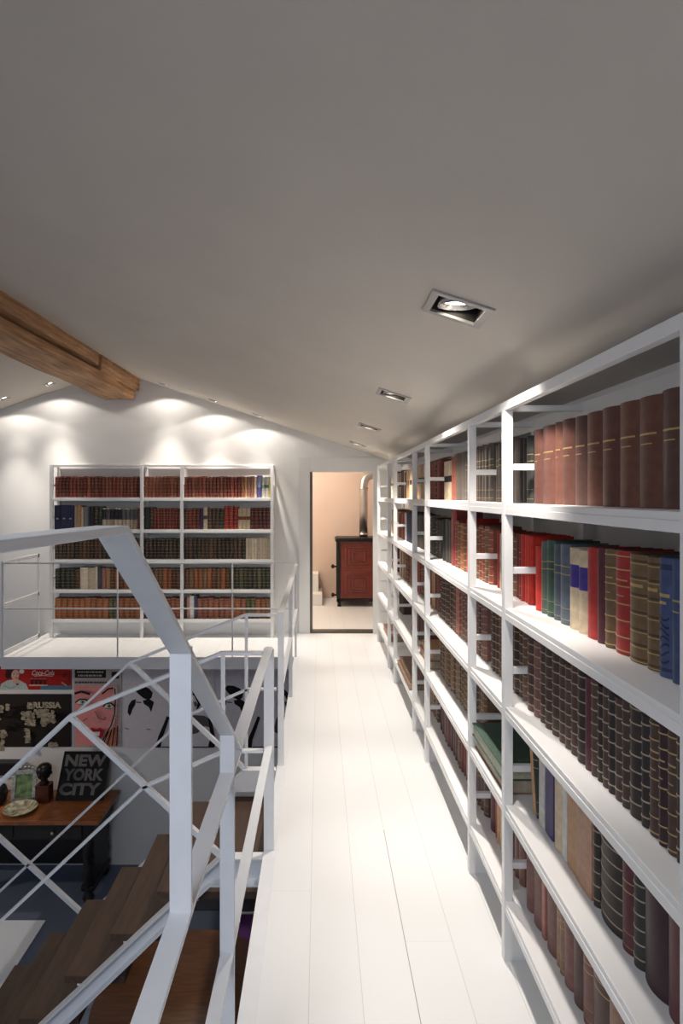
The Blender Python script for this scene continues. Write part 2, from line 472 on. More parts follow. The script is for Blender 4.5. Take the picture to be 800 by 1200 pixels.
bm = B(); tube(bm, [(.105, .05, .98), (.105, .05, 1.74), (.115, .05, 1.80), (.14, .05, 1.85), (.18, .05, 1.885), (.24, .05, 1.895), (1.44, .05, 1.90)], .062, 20, ref=(0, 1, 0))
for z in (1.0, 1.68): lathe(bm, [(.062, 0), (.072, .004), (.072, .03), (.062, .034)], (.105, .05, z), 20)
obj('flue_pipe', bm, M['chrome'], st)

# ------------------------------------------------------------------ railings
W = (1, 0, 0); WYv = (0, 1, 0)
gx = -.2265; gw = .036; gt = .009
gr = thing('gallery_railing', 'white flat steel railing rising along the near gallery edge', 'railing', (gx, 1.5, 0))
def gpart(name, p0, p1, wid=gw, th=gt, ax=W, par=gr, off=(gx, 1.5, 0)):
    bm = B()
    o = Vector(off)
    bar(bm, Vector(p0) - o, Vector(p1) - o, ax, wid, th)
    return obj(name, bm, M['steel'], par, bevel=.0012)
gpart('handrail', (gx, -.4, .913), (gx, 2.59, .913))
gpart('mid_rail', (gx, -.4, .473), (gx, 2.585, .473), .032)
gpart('post', (gx, 2.59, 0.004), (gx, 2.59, .909), .046)
gpart('post', (gx, 1.42, 0.004), (gx, 1.42, 1.008))
gpart('post', (gx, .944, .917), (gx, .944, 1.352))
gpart('sloping_handrail', (gx, .630, 1.562), (gx, 1.555, .9165))
gpart('upper_handrail', (gx, -.4, 1.578), (gx, .633, 1.562))
gpart('post', (gx, -.39, 0.004), (gx, -.39, 1.574))

gf = thing('gallery_railing', 'white steel railing between the stair opening and the landing corner', 'railing', (gx, 4.5, 0))
go = (gx, 4.5, 0)
gpart('handrail', (gx, 3.395, .905), (gx, LAND, .915), par=gf, off=go)
gpart('mid_rail', (gx, 3.40, .468), (gx, LAND, .472), .03, par=gf, off=go)
gpart('post', (gx, 3.40, .004), (gx, 3.40, .902), par=gf, off=go)
gpart('post', (gx, 4.55, .004), (gx, 4.55, .905), .03, par=gf, off=go)
gpart('post', (gx - .006, LAND - .006, .004), (gx - .006, LAND - .006, .91), .02, .012, par=gf, off=go)

# landing railing: thin rods
lr = thing('landing_railing', 'thin white rod railing along the landing before the far bookcase', 'railing', (-1.7, LAND, 0))
lo = Vector((-1.7, LAND, 0))
def rod(name, p0, p1, par, off, r=.008):
    bm = B(); tube(bm, [Vector(p0) - off, Vector(p1) - off], r, 8); return obj(name, bm, M['steel'], par)
rod('top_rail', (LX + .03, LAND + .015, .925), (EDGE + .0, LAND + .015, .925), lr, lo)
rod('mid_rail', (LX + .03, LAND + .015, .475), (EDGE + .0, LAND + .015, .475), lr, lo)
for x in (-1.995, -.86): rod('post', (x, LAND + .015, 0), (x, LAND + .015, .925), lr, lo)
bm = B(); bar(bm, Vector((LX + .012, LAND + .015, 0)) - lo, Vector((LX + .012, LAND + .015, .93)) - lo, W, .024, .01); obj('end_post', bm, M['steel'], lr)
for z in (.925, .50, .03):
    bm = B(); bar(bm, Vector((LX + .012, LAND + .015, z)) - lo, Vector((LX + .012, 6.44, z)) - lo, (0, 0, 1), .04, .012); obj('side_rail', bm, M['steel'], lr)
bm = B(); bar(bm, Vector((LX + .012, 6.43, 0)) - lo, Vector((LX + .012, 6.43, .945)) - lo, WYv, .03, .012); obj('side_post', bm, M['steel'], lr)

# ------------------------------------------------------------------ staircase
YF, YBK = 2.585, 3.385
SL = .935
stc = thing('staircase', 'open staircase with brown wooden treads between white steel stringers', 'staircase', (-1.7, 3, LOWER))
so = Vector((-1.7, 3, LOWER))
def shift(bm, off): bmesh.ops.translate(bm, verts=bm.verts[:], vec=-Vector(off))
zs = lambda x: -.012 + SL * (x + .44)      # stringer top line
xbot = -.44 - (2.668) / SL
def stringer(y, sgn):
    bm = B(); dpt = .125; dv = dpt * math.sqrt(1 + SL * SL)
    xe = xbot + .0
    path_t = [(EDGE - .008, -.012), (-.44, -.012), (xe, zs(xe))]
    path_b = [(EDGE - .008, -.012 - dpt), (-.44 - .045, -.012 - dpt), (xe + dv / SL, zs(xe))]
    prism(bm, [(x, y, z) for x, z in path_t] + [(x, y, z) for x, z in path_b[::-1]], (0, .008 * sgn, 0))
    fl = -.042 * sgn
    for pth, t in ((path_t, -.008), (path_b, .008)):
        for (x0, z0), (x1, z1) in zip(pth, pth[1:]):
            prism(bm, [(x0, y, z0), (x1, y, z1), (x1, y, z1 + t), (x0, y, z0 + t)], (0, fl, 0))
    shift(bm, so)
    return obj('stringer', bm, M['steel'], stc)
stringer(2.592, 1)
stringer(3.378, -1)
RISE, GO = .1914, .2086
for i in range(13):
    z = -RISE * (i + 1)
    x0 = -.736 - GO * i
    x1 = x0 + .275 if i else EDGE - .012
    bm = B(); box(bm, x0, x1, 2.602, 3.368, z - .034, z); shift(bm, so)
    tr = obj('tread', bm, M['tread'], stc, bevel=.002)
    bm = B()
    xa = min(x0 + .16, x1 - .05)
    box(bm, xa - .10, xa + .03, 2.601, 2.64, z - .042, z - .0345); box(bm, xa - .10, xa + .03, 3.33, 3.369, z - .042, z - .0345)
    shift(bm, so)
    obj('bracket', bm, M['steel'], tr)

def stair_rail(y):
    off = so
    def run(name, pts, wid, th):
        bm = B()
        for a, b in zip(pts, pts[1:]): bar(bm, Vector((a[0], y, a[1])) - off, Vector((b[0], y, b[1])) - off, WYv, wid, th)
        return obj(name, bm, M['steel'], stc)
    hz = lambda x: .612 + .94 * (x + 1.115)
    mz = lambda x: .29 + .94 * (x + .79)
    x2, xe = -2.9, EDGE - .008
    run('handrail', [(xe, .893), (-.437, .893), (-1.115, .612), (x2, hz(x2))], .03, .014)
    run('mid_rail', [(xe, .457), (-.425, .455), (-.785, .295), (x2 + .1, mz(x2 + .1))], .024, .012)
    run('post', [(-.43, -.012), (-.43, .893)], .024, .016)
    for xs, xf in ((-1.115, -.44), (-2.05, -1.375)): run('brace', [(xs, hz(xs)), (xf, zs(xf))], .024, .022)
stair_rail(2.575)
stair_rail(3.395)

# ------------------------------------------------------------------ lower room
K = 6.655 / F
def wallpt(px, py, y=6.655): return ((px - CX) * y / F, 1.6 - (py - CY) * y / F)

class Print:
    """a flat printed panel: board plus ink shapes in one mesh, drawn in photo-scale coordinates"""
    def __init__(s, name, x0, x1, y0, y1, col, depth=.018):
        s.bm = B(); s.name = name
        s.lay = s.bm.loops.layers.float_color.new('dye')
        s.Y = WY - .003; s.n = 0; s.d = depth
        a, zt = wallpt(x0, y0); b, zb = wallpt(x1, y1)
        s.paint(box(s.bm, a, b, s.Y - depth, s.Y, zb, zt), col)
    def paint(s, fs, col):
        c = (*srgb(*col), 1)
        for f in fs:
            for l in f.loops: l[s.lay] = c
    def lift(s):
        s.n += 1
        return s.Y - s.d - .0004 * s.n
    def poly(s, pts, col):
        y = s.lift()
        v = []
        for px, py in pts:
            x, z = wallpt(px, py); v.append((x, y, z))
        s.paint(prism(s.bm, v, (0, .0003, 0)), col)
    def rect(s, x0, x1, y0, y1, col): s.poly([(x0, y0), (x1, y0), (x1, y1), (x0, y1)], col)
    def ell(s, cx, cy, rx, ry, col, rot=0, n=18):
        c, sn = math.cos(R(rot)), math.sin(R(rot))
        s.poly([(cx + rx * math.cos(t) * c - ry * math.sin(t) * sn, cy + rx * math.cos(t) * sn + ry * math.sin(t) * c) for t in [2 * math.pi * k / n for k in range(n)]], col)
    def line(s, pts, w, col):
        for (x0, y0), (x1, y1) in zip(pts, pts[1:]):
            d = math.hypot(x1 - x0, y1 - y0) or 1
            nx, ny = -(y1 - y0) / d * w / 2, (x1 - x0) / d * w / 2
            s.poly([(x0 + nx, y0 + ny), (x1 + nx, y1 + ny), (x1 - nx, y1 - ny), (x0 - nx, y0 - ny)], col)
    def text(s, txt, px, py, hpx, wpx, col, shear=0, bold=0):
        cu = bpy.data.curves.new('letters', 'FONT'); cu.body = txt; cu.size = 1; cu.shear = shear; cu.offset = bold
        cu.resolution_u = 3
        o = bpy.data.objects.new('letters', cu); COL.objects.link(o)
        dg = bpy.context.evaluated_depsgraph_get(); dg.update()
        me = bpy.data.meshes.new_from_object(o.evaluated_get(dg))
        xs = [v.co.x for v in me.vertices]; ys = [v.co.y for v in me.vertices]
        x0, x1, y0, y1 = min(xs), max(xs), min(ys), max(ys)
        y = s.lift()
        vs = []
        for v in me.vertices:
            qx = px + (v.co.x - x0) / (x1 - x0) * wpx
            qy = py + hpx - (v.co.y - y0) / (y1 - y0) * hpx
            X, Z = wallpt(qx, qy); vs.append(s.bm.verts.new((X, y, Z)))
        for p in me.polygons:
            try: s.paint([s.bm.faces.new([vs[i] for i in p.vertices])], col)
            except ValueError: pass
        bpy.data.objects.remove(o); bpy.data.curves.remove(cu); bpy.data.meshes.remove(me)
    def done(s, label, cat, group=None):
        return tag(obj(s.name, s.bm, M['ink']), label, cat, group)

# vintage soda poster
p = Print('soda_poster', -34, 83.5, 781, 808, (176, 30, 26))
p.rect(48, 83.5, 803, 808, (86, 128, 150)); p.rect(-34, 0, 800, 808, (190, 170, 150))
p.poly([(0, 808), (2, 801), (9, 797), (16, 796), (24, 797), (31, 801), (34, 808)], (186, 196, 192))
p.ell(14, 787, 6.5, 6.5, (62, 30, 24)); p.ell(10, 791, 3.2, 4, (52, 26, 22)); p.ell(18.5, 790.5, 4.6, 6.2, (222, 176, 156), 10)
p.poly([(16, 795), (22, 795), (24, 800), (15, 800)], (218, 170, 150)); p.ell(26, 786.5, 3, 2.6, (226, 218, 206))
p.line([(18.5, 794), (21, 794)], 1, (170, 30, 34)); p.ell(17, 789.5, .7, .5, (40, 28, 26)); p.ell(21, 789.5, .7, .5, (40, 28, 26))
p.ell(21, 801.5, 1.6, 1.2, (150, 40, 40)); p.line([(5, 803), (12, 806), (20, 804)], .8, (120, 140, 140))
for gx_ in (38, 43, 48, 53):
    p.poly([(gx_ - 1.8, 795), (gx_ + 1.8, 795), (gx_ + 1.2, 801.5), (gx_ - 1.2, 801.5)], (66, 18, 16)); p.rect(gx_ - 1.8, gx_ + 1.8, 794.6, 795.6, (196, 120, 110))
p.rect(35, 57, 801.7, 803.2, (204, 180, 160))
p.line([(80, 789), (81, 797), (76, 803)], 2.2, (150, 40, 34)); p.ell(76, 791, 2.2, 2.4, (120, 26, 24)); p.line([(73, 799), (79, 803)], 1.6, (200, 160, 140))
p.text('Coca-Cola', 38.5, 784.9, 5.8, 26, (238, 226, 220), shear=.35, bold=.004)
p.line([(41, 791.6), (52, 791.0), (63, 791.8)], .5, (238, 226, 220))
p.done('red vintage soda poster with a woman and glasses, top left on the lower wall', 'poster')

# word map
p = Print('word_map_canvas', -34, 83.5, 813.5, 874.5, (34, 26, 22), .025)
rnd = random.Random(4)
cream = (186, 172, 146)
def blocks(rects, n, smin, smax):
    for x0, x1, y0, y1 in rects:
        for _ in range(n):
            w, h = rnd.uniform(smin, smax), rnd.uniform(1.0, 2.6)
            x, y = rnd.uniform(x0, x1 - w), rnd.uniform(y0, y1 - h)
            d = rnd.uniform(.72, 1.05)
            p.rect(x, x + w, y, y + h, tuple(min(255, int(c * d)) for c in cream))
p.text('RUSSIA', 39.5, 822, 7.5, 33, cream, bold=.05)
blocks([(33, 40, 822, 830), (40, 60, 829, 836), (27, 44, 831, 842), (33, 46, 840, 848)], 42, 2, 5)
blocks([(47, 70, 831, 838), (52, 60, 836, 848), (56, 72, 835, 843), (35, 43, 847, 865)], 36, 2, 5)
blocks([(-2, 14, 821, 830), (0, 10, 828, 838), (5, 19, 848, 858), (10, 16, 856, 873), (64, 78, 861, 868), (18, 23, 817, 825), (70, 74, 823, 838)], 30, 1.5, 4)
blocks([(-30, -6, 820, 834), (-24, -4, 834, 846)], 30, 2, 6)
p.done('dark canvas with a pale world map built from block letters', 'picture')

# comic portrait: plain generic cartoon face
p = Print('comic_poster', 87.3, 142.6, 782, 875, (190, 178, 172))
p.rect(88, 138.5, 803, 873.5, (236, 152, 146))
p.rect(88, 124.5, 784.5, 794, (30, 26, 28)); p.rect(131, 139.5, 787, 795, (40, 36, 40))
for k, (a, b) in enumerate(((91, 122), (92, 120))):
    x = a
    while x < b:
        w = rnd.uniform(1.5, 4.5); p.rect(x, min(b, x + w), 786.2 + 4 * k, 788.2 + 4 * k, (190, 182, 176)); x += w + .8
x = 88.5
while x < 126:
    w = rnd.uniform(1, 3); p.rect(x, x + w, 798, 800.2, (84, 76, 78)); x += w + .7
ik = (34, 22, 26)
p.poly([(133.5, 803), (138.5, 803), (138.5, 826), (137, 838), (133, 850), (128, 861), (121, 873.5), (116, 873.5), (124, 862), (131, 849), (134.5, 836), (135.5, 820)], (196, 186, 180))
p.line([(135.5, 806), (136, 822), (135, 836), (131, 849), (124, 862), (117, 873)], 1.3, ik)
for k in range(7):
    p.line([(121 + k * 2.8, 873), (128 + k * 1.8, 856 - k * 1.2)], 1.3, (206, 120, 52) if k % 2 else ik)
for r_ in range(9):
    for c_ in range(2): p.ell(136.5 + c_ * 2.4, 838 + r_ * 3.6 + c_, .7, .7, (120, 110, 112), n=8)
def eye(cx, cy, w):
    p.poly([(cx - w, cy + .5), (cx - w * .5, cy - 3), (cx + w * .4, cy - 3.2), (cx + w, cy + .3), (cx + w * .4, cy + 2.8), (cx - w * .5, cy + 2.6)], (222, 224, 214))
    p.line([(cx - w - 1, cy + .8), (cx - w * .5, cy - 3), (cx + w * .4, cy - 3.4), (cx + w + .6, cy + .2)], 1.6, ik)
    p.line([(cx - w * .6, cy + 2.8), (cx + w * .5, cy + 2.9)], .7, ik)
    p.ell(cx + .4, cy - .2, 2.6, 2.6, (150, 186, 164)); p.ell(cx + .4, cy - .2, 1.2, 1.2, ik)
eye(98, 821.5, 7.5); eye(129, 826, 6)
p.line([(89, 811.5), (97, 809), (107, 812)], 2.6, ik); p.line([(121, 812), (128, 806), (134, 805)], 1.8, ik)
p.line([(113, 832), (117, 840), (124, 842), (125, 838)], .8, (120, 48, 50)); p.line([(99, 843), (104, 840)], .8, (120, 48, 50))
p.poly([(104, 853), (110, 851), (114, 852.5), (119, 851), (124, 854), (122, 861), (116, 866), (109, 863)], (176, 34, 44))
p.poly([(108, 856), (119, 855), (118, 860.5), (112, 860)], (226, 222, 214)); p.line([(106, 855.5), (121, 855)], .9, ik)
p.line([(104, 853), (109, 863), (116, 866.5)], .8, ik)
p.done('pink comic style portrait poster of a woman with open red lips', 'poster')

# stencil canvases
def stencil(x0, label):
    p = Print('stencil_canvas', x0, x0 + 105.4, 782, 875.2, (222, 214, 216), .03)
    bk, gy = (20, 18, 20), (92, 88, 90)
    o = x0 - 146.5
    q = lambda pts: [(x + o, y) for x, y in pts]
    # bending woman: dark cap of hair, collar and shoulder
    p.poly(q([(157, 806), (161, 802.5), (168, 803), (175, 806), (179.5, 811), (178, 817), (174, 820), (168, 817), (162, 812)]), bk)
    p.poly(q([(168, 820), (176, 818.5), (181, 822), (179, 829), (177.5, 834), (175, 828), (169, 824)]), bk)
    p.poly(q([(150, 834), (151, 826), (155, 820), (160, 818.5), (159, 825), (156, 830), (154, 836), (152.5, 838)]), bk)
    p.line(q([(160, 822), (166, 822.5)]), 1.2, bk); p.line(q([(147, 852.5), (152, 853.5)]), .9, gy); p.line(q([(172, 853.5), (177, 854)]), .9, gy)
    # seated man
    p.poly(q([(218, 805), (226, 805.5), (232, 812), (236, 824), (233, 829), (230, 831), (232, 823), (228, 815), (222, 811)]), bk)
    p.poly(q([(227, 822), (230, 821), (232, 825), (229, 828)]), gy)
    p.poly(q([(218, 840), (228, 837), (240, 838), (247, 842), (249, 852), (240, 850), (232, 858), (222, 860), (214, 856)]), gy)
    p.poly(q([(244, 840), (249, 846), (252, 862), (252.2, 874), (244, 874), (247, 862)]), bk)
    p.poly(q([(182, 875), (186, 862), (192, 848), (196, 838), (199, 840), (195, 852), (190, 866), (189, 875)]), bk)
    p.line(q([(190, 874.4), (251, 874.4)]), 1.1, bk)
    return p.done(label, 'picture', 'stencil canvases on the lower wall')
stencil(146.6, 'white canvas with black stencil figures, beside the comic portrait poster')
stencil(252.6, 'white canvas with black stencil figures, farthest right on the lower wall')

# wall mounted black box
bm = B(); box(bm, -4.0, (22 - CX) * 6.6 / F, 6.56, WY - .001, -1.6, -1.455)
tag(obj('wall_box', bm, M['black'], bevel=.008), 'long black box mounted on the lower wall under the map', 'box')

# desk
dk = thing('desk', 'black carved desk with a reddish brown wooden top', 'desk', (-3.2, 6.3, LOWER))
do = Vector((-3.2, 6.3, LOWER))
DT = -1.79
bm = B(); box(bm, -4.1, -2.29, 5.98, 6.63, DT - .045, DT); shift(bm, do); obj('desk_top', bm, M['desk'], dk, bevel=.008)
bm = B(); box(bm, -4.0, -2.36, 6.03, 6.60, DT - .22, DT - .046); shift(bm, do); obj('apron', bm, M['black'], dk, bevel=.004)
for x in (-2.78, -3.5):
    bm = B(); box(bm, x - .3, x + .3, 6.018, 6.03, DT - .20, DT - .07); shift(bm, do); dr = obj('drawer', bm, M['black'], dk, bevel=.004)
    bm = B(); lathe(bm, [(0, -.018), (.014, -.012), (.018, 0), (.014, .012), (0, .018)], (x, 6.0, DT - .135), 12); shift(bm, do); obj('knob', bm, M['chrome'], dr)
for x in (-2.44, -3.92):
    for y in (6.09, 6.53):
        bm = B()
        hgt = DT - .22 - LOWER
        lathe(bm, [(.0, 0), (.05, 0), (.06, .03), (.045, .07), (.03, .1), (.05, .2), (.065, .28), (.05, .36), (.03, .42), (.055, .47), (.06, .55), (.06, hgt), (0, hgt)], (x, y, LOWER), 16)
        shift(bm, do); obj('leg', bm, M['black'], dk)
bm = B(); box(bm, -2.50, -2.38, 6.09, 6.53, LOWER + .10, LOWER + .66); box(bm, -2.51, -2.37, 6.06, 6.56, LOWER + .1, LOWER + .16); shift(bm, do); obj('carved_side', bm, M['black'], dk, bevel=.012)
bm = B(); box(bm, -3.9, -2.46, 6.5, 6.56, LOWER + .12, LOWER + .58); shift(bm, do); obj('back_panel', bm, M['black'], dk)

# NEW YORK CITY sign
def nyc():
    t = thing('lettered_sign', 'black panel lettered NEW YORK CITY leaning on the wall above the desk', 'sign', (-2.655, 6.37, DT + .0105))
    w, h = .535, .50
    bm = B(); box(bm, -w / 2, w / 2, 0, .02, 0, h); b = obj('panel', bm, M['sign_black'], t, bevel=.002)
    me_b = B()
    lay = me_b.loops.layers.float_color.new('dye')
    def put(txt, z, hh, x0, x1, grey):
        cu = bpy.data.curves.new('letters', 'FONT'); cu.body = txt; cu.offset = .045; cu.resolution_u = 3
        o = bpy.data.objects.new('letters', cu); COL.objects.link(o)
        dg = bpy.context.evaluated_depsgraph_get(); dg.update()
        me = bpy.data.meshes.new_from_object(o.evaluated_get(dg))
        xs = [v.co.x for v in me.vertices]; ys = [v.co.y for v in me.vertices]
        a, c, d, e = min(xs), max(xs), min(ys), max(ys)
        vs = [me_b.verts.new((x0 + (v.co.x - a) / (c - a) * (x1 - x0), -.002, z + (v.co.y - d) / (e - d) * hh)) for v in me.vertices]
        for pl in me.polygons:
            try: f = me_b.faces.new([vs[i] for i in pl.vertices])
            except ValueError: continue
            for l in f.loops: l[lay] = (*grey, 1)
        bpy.data.objects.remove(o); bpy.data.curves.remove(cu); bpy.data.meshes.remove(me)
    g = (.15, .145, .14)
    put('NEW', .34, .125, -.235, .235, g); put('YORK', .195, .125, -.225, .225, g); put('CITY', .05, .125, -.245, .215, g)
    obj('lettering', me_b, M['ink'], t)
    t.rotation_euler = (R(-27), 0, 0)
    t.rotation_euler = (-math.atan2(.26, .48), 0, 0)
M['sign_black'] = mat('sign_black', (.006, .005, .006), .12, var=.2, scale=8)
nyc()

# bust on a base
bt = thing('bust', 'small dark head sculpture on a reddish brown block on the desk', 'sculpture', (-3.05, 6.39, DT))
bm = B(); box(bm, -.075, .075, -.06, .06, 0, .19); obj('base', bm, mat('bust_base', (.085, .018, .010), .35, var=.2, scale=15), bt, bevel=.005)
bm = B()
prof = [(0, .19), (.045, .19), (.05, .20), (.034, .225), (.036, .245), (.058, .262), (.072, .30), (.078, .34), (.074, .375), (.052, .40), (0, .41)]
lathe(bm, prof, (0, 0, 0), 20, sx=1.0, sy=1.1)
lathe(bm, [(0, .285), (.012, .288), (.016, .305), (.010, .325), (0, .335)], (-.012, -.083, 0), 8)
for sx_ in (-1, 1): lathe(bm, [(0, .29), (.014, .30), (.014, .325), (0, .335)], (sx_ * .076, 0, 0), 8)
obj('head', bm, mat('bust_bronze', (.012, .011, .009), .4, .3, var=.2, scale=25), bt)

# ornate photo frame
pf = thing('photo_frame', 'ornate silver frame with a green picture on the desk', 'picture frame', (-3.27, 6.36, DT + .003))
pf.rotation_euler = (R(-12), 0, R(8))
silver = mat('ornate_silver', (.50, .49, .44), .35, .6, var=.35, scale=45, bump=.6)
bm = B()
w, h = .25, .36
for x0, x1, z0, z1 in ((-w / 2, -w / 2 + .035, 0, h - .03), (w / 2 - .035, w / 2, 0, h - .03), (-w / 2, w / 2, 0, .04), (-w / 2, w / 2, h - .075, h - .03)): box(bm, x0, x1, -.012, .012, z0, z1)
for k in range(9):
    a = math.pi * k / 8
    lathe(bm, [(0, -.014), (.016, -.01), (.019, 0), (.016, .01), (0, .014)], (.115 * math.cos(a), 0, h - .035 + .03 * math.sin(a)), 10)
for k in range(7):
    for s_ in (-1, 1): lathe(bm, [(0, -.012), (.012, -.008), (.014, 0), (.012, .008), (0, .012)], (s_ * w / 2, 0, .02 + k * .048), 8)
obj('frame', bm, silver, pf)
bm = B(); box(bm, -w / 2 + .03, w / 2 - .03, -.004, .006, .03, h - .06); obj('picture', bm, mat('green_picture', (.16, .24, .10), .4, var=.8, scale=14), pf)

# dish
dsh = B(); lathe(dsh, [(0, .010), (.07, .010), (.11, .022), (.165, .048), (.17, .055), (.16, .050), (.108, .030), (.07, .022), (0, .022)], (0, 0, -.0095), 36)
d_o = obj('dish', dsh, mat('marbled_dish', (.42, .38, .26), .25, var=.75, scale=22), loc=(-3.2, 6.17, DT))
tag(d_o, 'round patterned dish at the front of the desk', 'dish')
# dark round object at left edge
bm = B(); lathe(bm, [(0, 0), (.09, 0), (.11, .03), (.13, .10), (.11, .17), (.06, .21), (0, .22)], (0, 0, 0), 24)
tag(obj('dark_bowl', bm, M['black'], loc=(-3.56, 6.33, DT)), 'rounded black vessel at the left of the desk', 'vessel')

# brown cabinet behind the stairs, floor strip, painted light patch, round table, purple chair
cb = thing('low_cabinet', 'low brown cabinet against the lower wall behind the stairs', 'cabinet', (-.72, 6.4, LOWER))
bm = B(); box(bm, -.42, .42, -.2, .25, .05, .80); obj('body', bm, M['tread'], cb, bevel=.004)
bm = B(); box(bm, -.40, .40, -.18, .25, 0, .05); obj('plinth', bm, M['black'], cb)
for s_ in (-1, 1):
    bm = B(); box(bm, min(s_ * .005, s_ * .41), max(s_ * .005, s_ * .41), -.218, -.2, .07, .79); d_ = obj('door', bm, M['tread'], cb, bevel=.003)
    bm = B(); lathe(bm, [(0, -.012), (.010, -.008), (.012, 0), (.010, .008), (0, .012)], (s_ * .05, -.226, .45), 10); obj('knob', bm, M['chrome'], d_)
bm = B(); box(bm, -1.9, -.3, 5.93, 6.11, LOWER + .0005, LOWER + .010)  # thin flat dark strip, pale along its far edge
rg = tag(obj('floor_mat', bm, M['darkrug']), 'dark mat with a pale edge on the lower floor by the cabinet', 'mat')
bm = B(); box(bm, -1.9, -.3, 6.11, 6.13, LOWER + .0005, LOWER + .012); e_ = obj('pale_edge', bm, M['rugedge'], rg)
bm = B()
patch_w = [(-4.4, 5.78), (-2.745, 5.78), (-2.745, 4.4), (-4.4, 4.4)]
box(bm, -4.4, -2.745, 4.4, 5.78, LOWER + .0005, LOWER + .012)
tag(obj('white_rug', bm, M['rug']), 'white rectangular rug on the slate blue lower floor', 'rug')  # pale sheet standing in for a daylight patch, light put into its colour

tbl = thing('round_table', 'round brown wooden table below the gallery railing', 'table', (-.93, 4.04, LOWER))
bm = B(); lathe(bm, [(0, .715), (.60, .715), (.64, .725), (.648, .738), (.64, .75), (0, .75)], n=72); obj('tabletop', bm, M['oak'], tbl)
bm = B(); lathe(bm, [(0, .02), (.28, .0), (.30, .02), (.22, .05), (.08, .09), (.055, .2), (.055, .6), (.12, .70), (.2, .715), (0, .715)], n=32); obj('pedestal', bm, M['black'], tbl)

ch = thing('chair', 'chair with purple upholstered seat beside the round table', 'chair', (-.52, 5.06, LOWER))
bm = B(); box(bm, -.22, .22, -.20, .20, .40, .455); obj('seat', bm, M['purple'], ch, bevel=.012)
bm = B()
for x0, x1, y0, y1 in ((-.235, .235, .20, .218), (-.235, .235, -.218, -.20), (-.235, -.22, -.20, .20), (.22, .235, -.20, .20)): box(bm, x0, x1, y0, y1, .395, .46)
obj('seat_frame', bm, M['steel'], ch)
for x in (-.22, .22):
    for y in (-.20, .20):
        bm = B(); tube(bm, [(x, y, 0), (x * .97, y * .97, .40)], .014); obj('leg', bm, M['steel'], ch)
bm = B()
bar(bm, (.215, -.19, .46), (.245, -.19, .84), WYv, .025, .02); bar(bm, (.215, .19, .46), (.245, .19, .84), WYv, .025, .02); obj('back_frame', bm, M['steel'], ch)
bm = B(); bar(bm, (.23, 0, .60), (.246, 0, .84), WYv, .40, .03); obj('backrest', bm, M['purple'], ch, bevel=.01)

# ------------------------------------------------------------------ bookcases
LV = [1.570, 1.211, .875, .538, .208]      # shelf tops, top row first
ST = .038
TOPZ = 1.92
PX0, PX1 = .633, .663
BX0, BX1 = .903, .933
PY = [.55, 1.013, 2.002, 2.462, 3.474, 3.930, 4.924, 5.355, 6.300]   # far faces of the posts
PW = .03
bc = thing('bookcase', 'long white open bookcase lining the right of the gallery', 'bookcase', (.78, 3.4, 0))
bo = Vector((.78, 3.4, 0))
def bpart(name, *bx, par=None, off=bo, bev=.0015):
    bm = B()
    for b in bx: box(bm, *b)
    shift(bm, off)
    return obj(name, bm, M['shelf'], par or bc, bevel=bev)
for i, z in enumerate(LV):
    bpart('shelf', (PX0 + .004, BX1 - .004, PY[0] - PW, PY[-1], z - .016, z), (PX0 + .002, PX0 + .024, PY[0] - PW, PY[-1], z - ST, z - .016), (BX1 - .03, BX1 - .008, PY[0] - PW, PY[-1], z - ST, z - .016))
bpart('top_rail', (PX0 + .001, PX1 - .004, PY[0] - PW, PY[-1], TOPZ - .03, TOPZ))
bpart('back_rail', (BX0 + .004, BX1 - .004, PY[0] - PW, PY[-1], TOPZ - .05, TOPZ))
for y in PY:
    a, b = y - PW, y
    bpart('front_post', (PX0, PX1, a, b, 0.0, TOPZ - .03))
    bpart('back_post', (BX0, BX1, a, b, 0.0, TOPZ - .05))
    bpart('foot_plate', (PX1, PX1 + .06, a + .004, b - .004, 0.0, LV[4] - ST))
    bpart('top_bar', (PX1, BX0, a + .005, b - .005, TOPZ - .032, TOPZ - .012))
    for i, z in enumerate(LV):
        zt = TOPZ if i == 0 else LV[i - 1]
        zm = z + (zt - z) * .36
        bpart('cross_bar', (PX1, BX0, a + .005, b - .005, zm - .011, zm + .011))

# far bookcase
FY0, FY1 = 6.448, 6.664
FXP = [-3.019, -2.006, -1.557, -.547]
FW = .034
fo = Vector((-1.77, 6.55, 0))
fc = thing('bookcase', 'white open bookcase standing against the far wall', 'bookcase', tuple(fo))
FXE = FXP[-1] + FW
for z in LV:
    bpart('shelf', (FXP[0] + .003, FXE - .003, FY0 + .004, FY1 - .003, z - .016, z), (FXP[0] + .003, FXE - .003, FY0 + .002, FY0 + .024, z - ST, z - .016), par=fc, off=fo)
bpart('top_rail', (FXP[0], FXE, FY0 + .001, FY0 + .026, 1.918, 1.940), par=fc, off=fo)
bpart('back_rail', (FXP[0], FXE, FY1 - .03, FY1 - .005, 1.900, 1.940), par=fc, off=fo)
for x in FXP:
    bpart('front_post', (x, x + FW, FY0, FY0 + .03, 0, 1.918), par=fc, off=fo)
    bpart('back_post', (x, x + FW, FY1 - .03, FY1, 0, 1.90), par=fc, off=fo)
    bpart('top_bar', (x + .005, x + FW - .005, FY0 + .026, FY1 - .03, 1.918, 1.936), par=fc, off=fo)
    for i, z in enumerate(LV):
        zt = 1.93 if i == 0 else LV[i - 1]
        zm = z + (zt - z) * .38
        bpart('cross_bar', (x + .006, x + FW - .006, FY0 + .03, FY1 - .03, zm - .011, zm + .011), par=fc, off=fo)
bpart('base_panel', (FXP[0] + FW, FXP[-1], FY1 - .05, FY1 - .035, 0.001, LV[4] - ST), par=fc, off=fo)

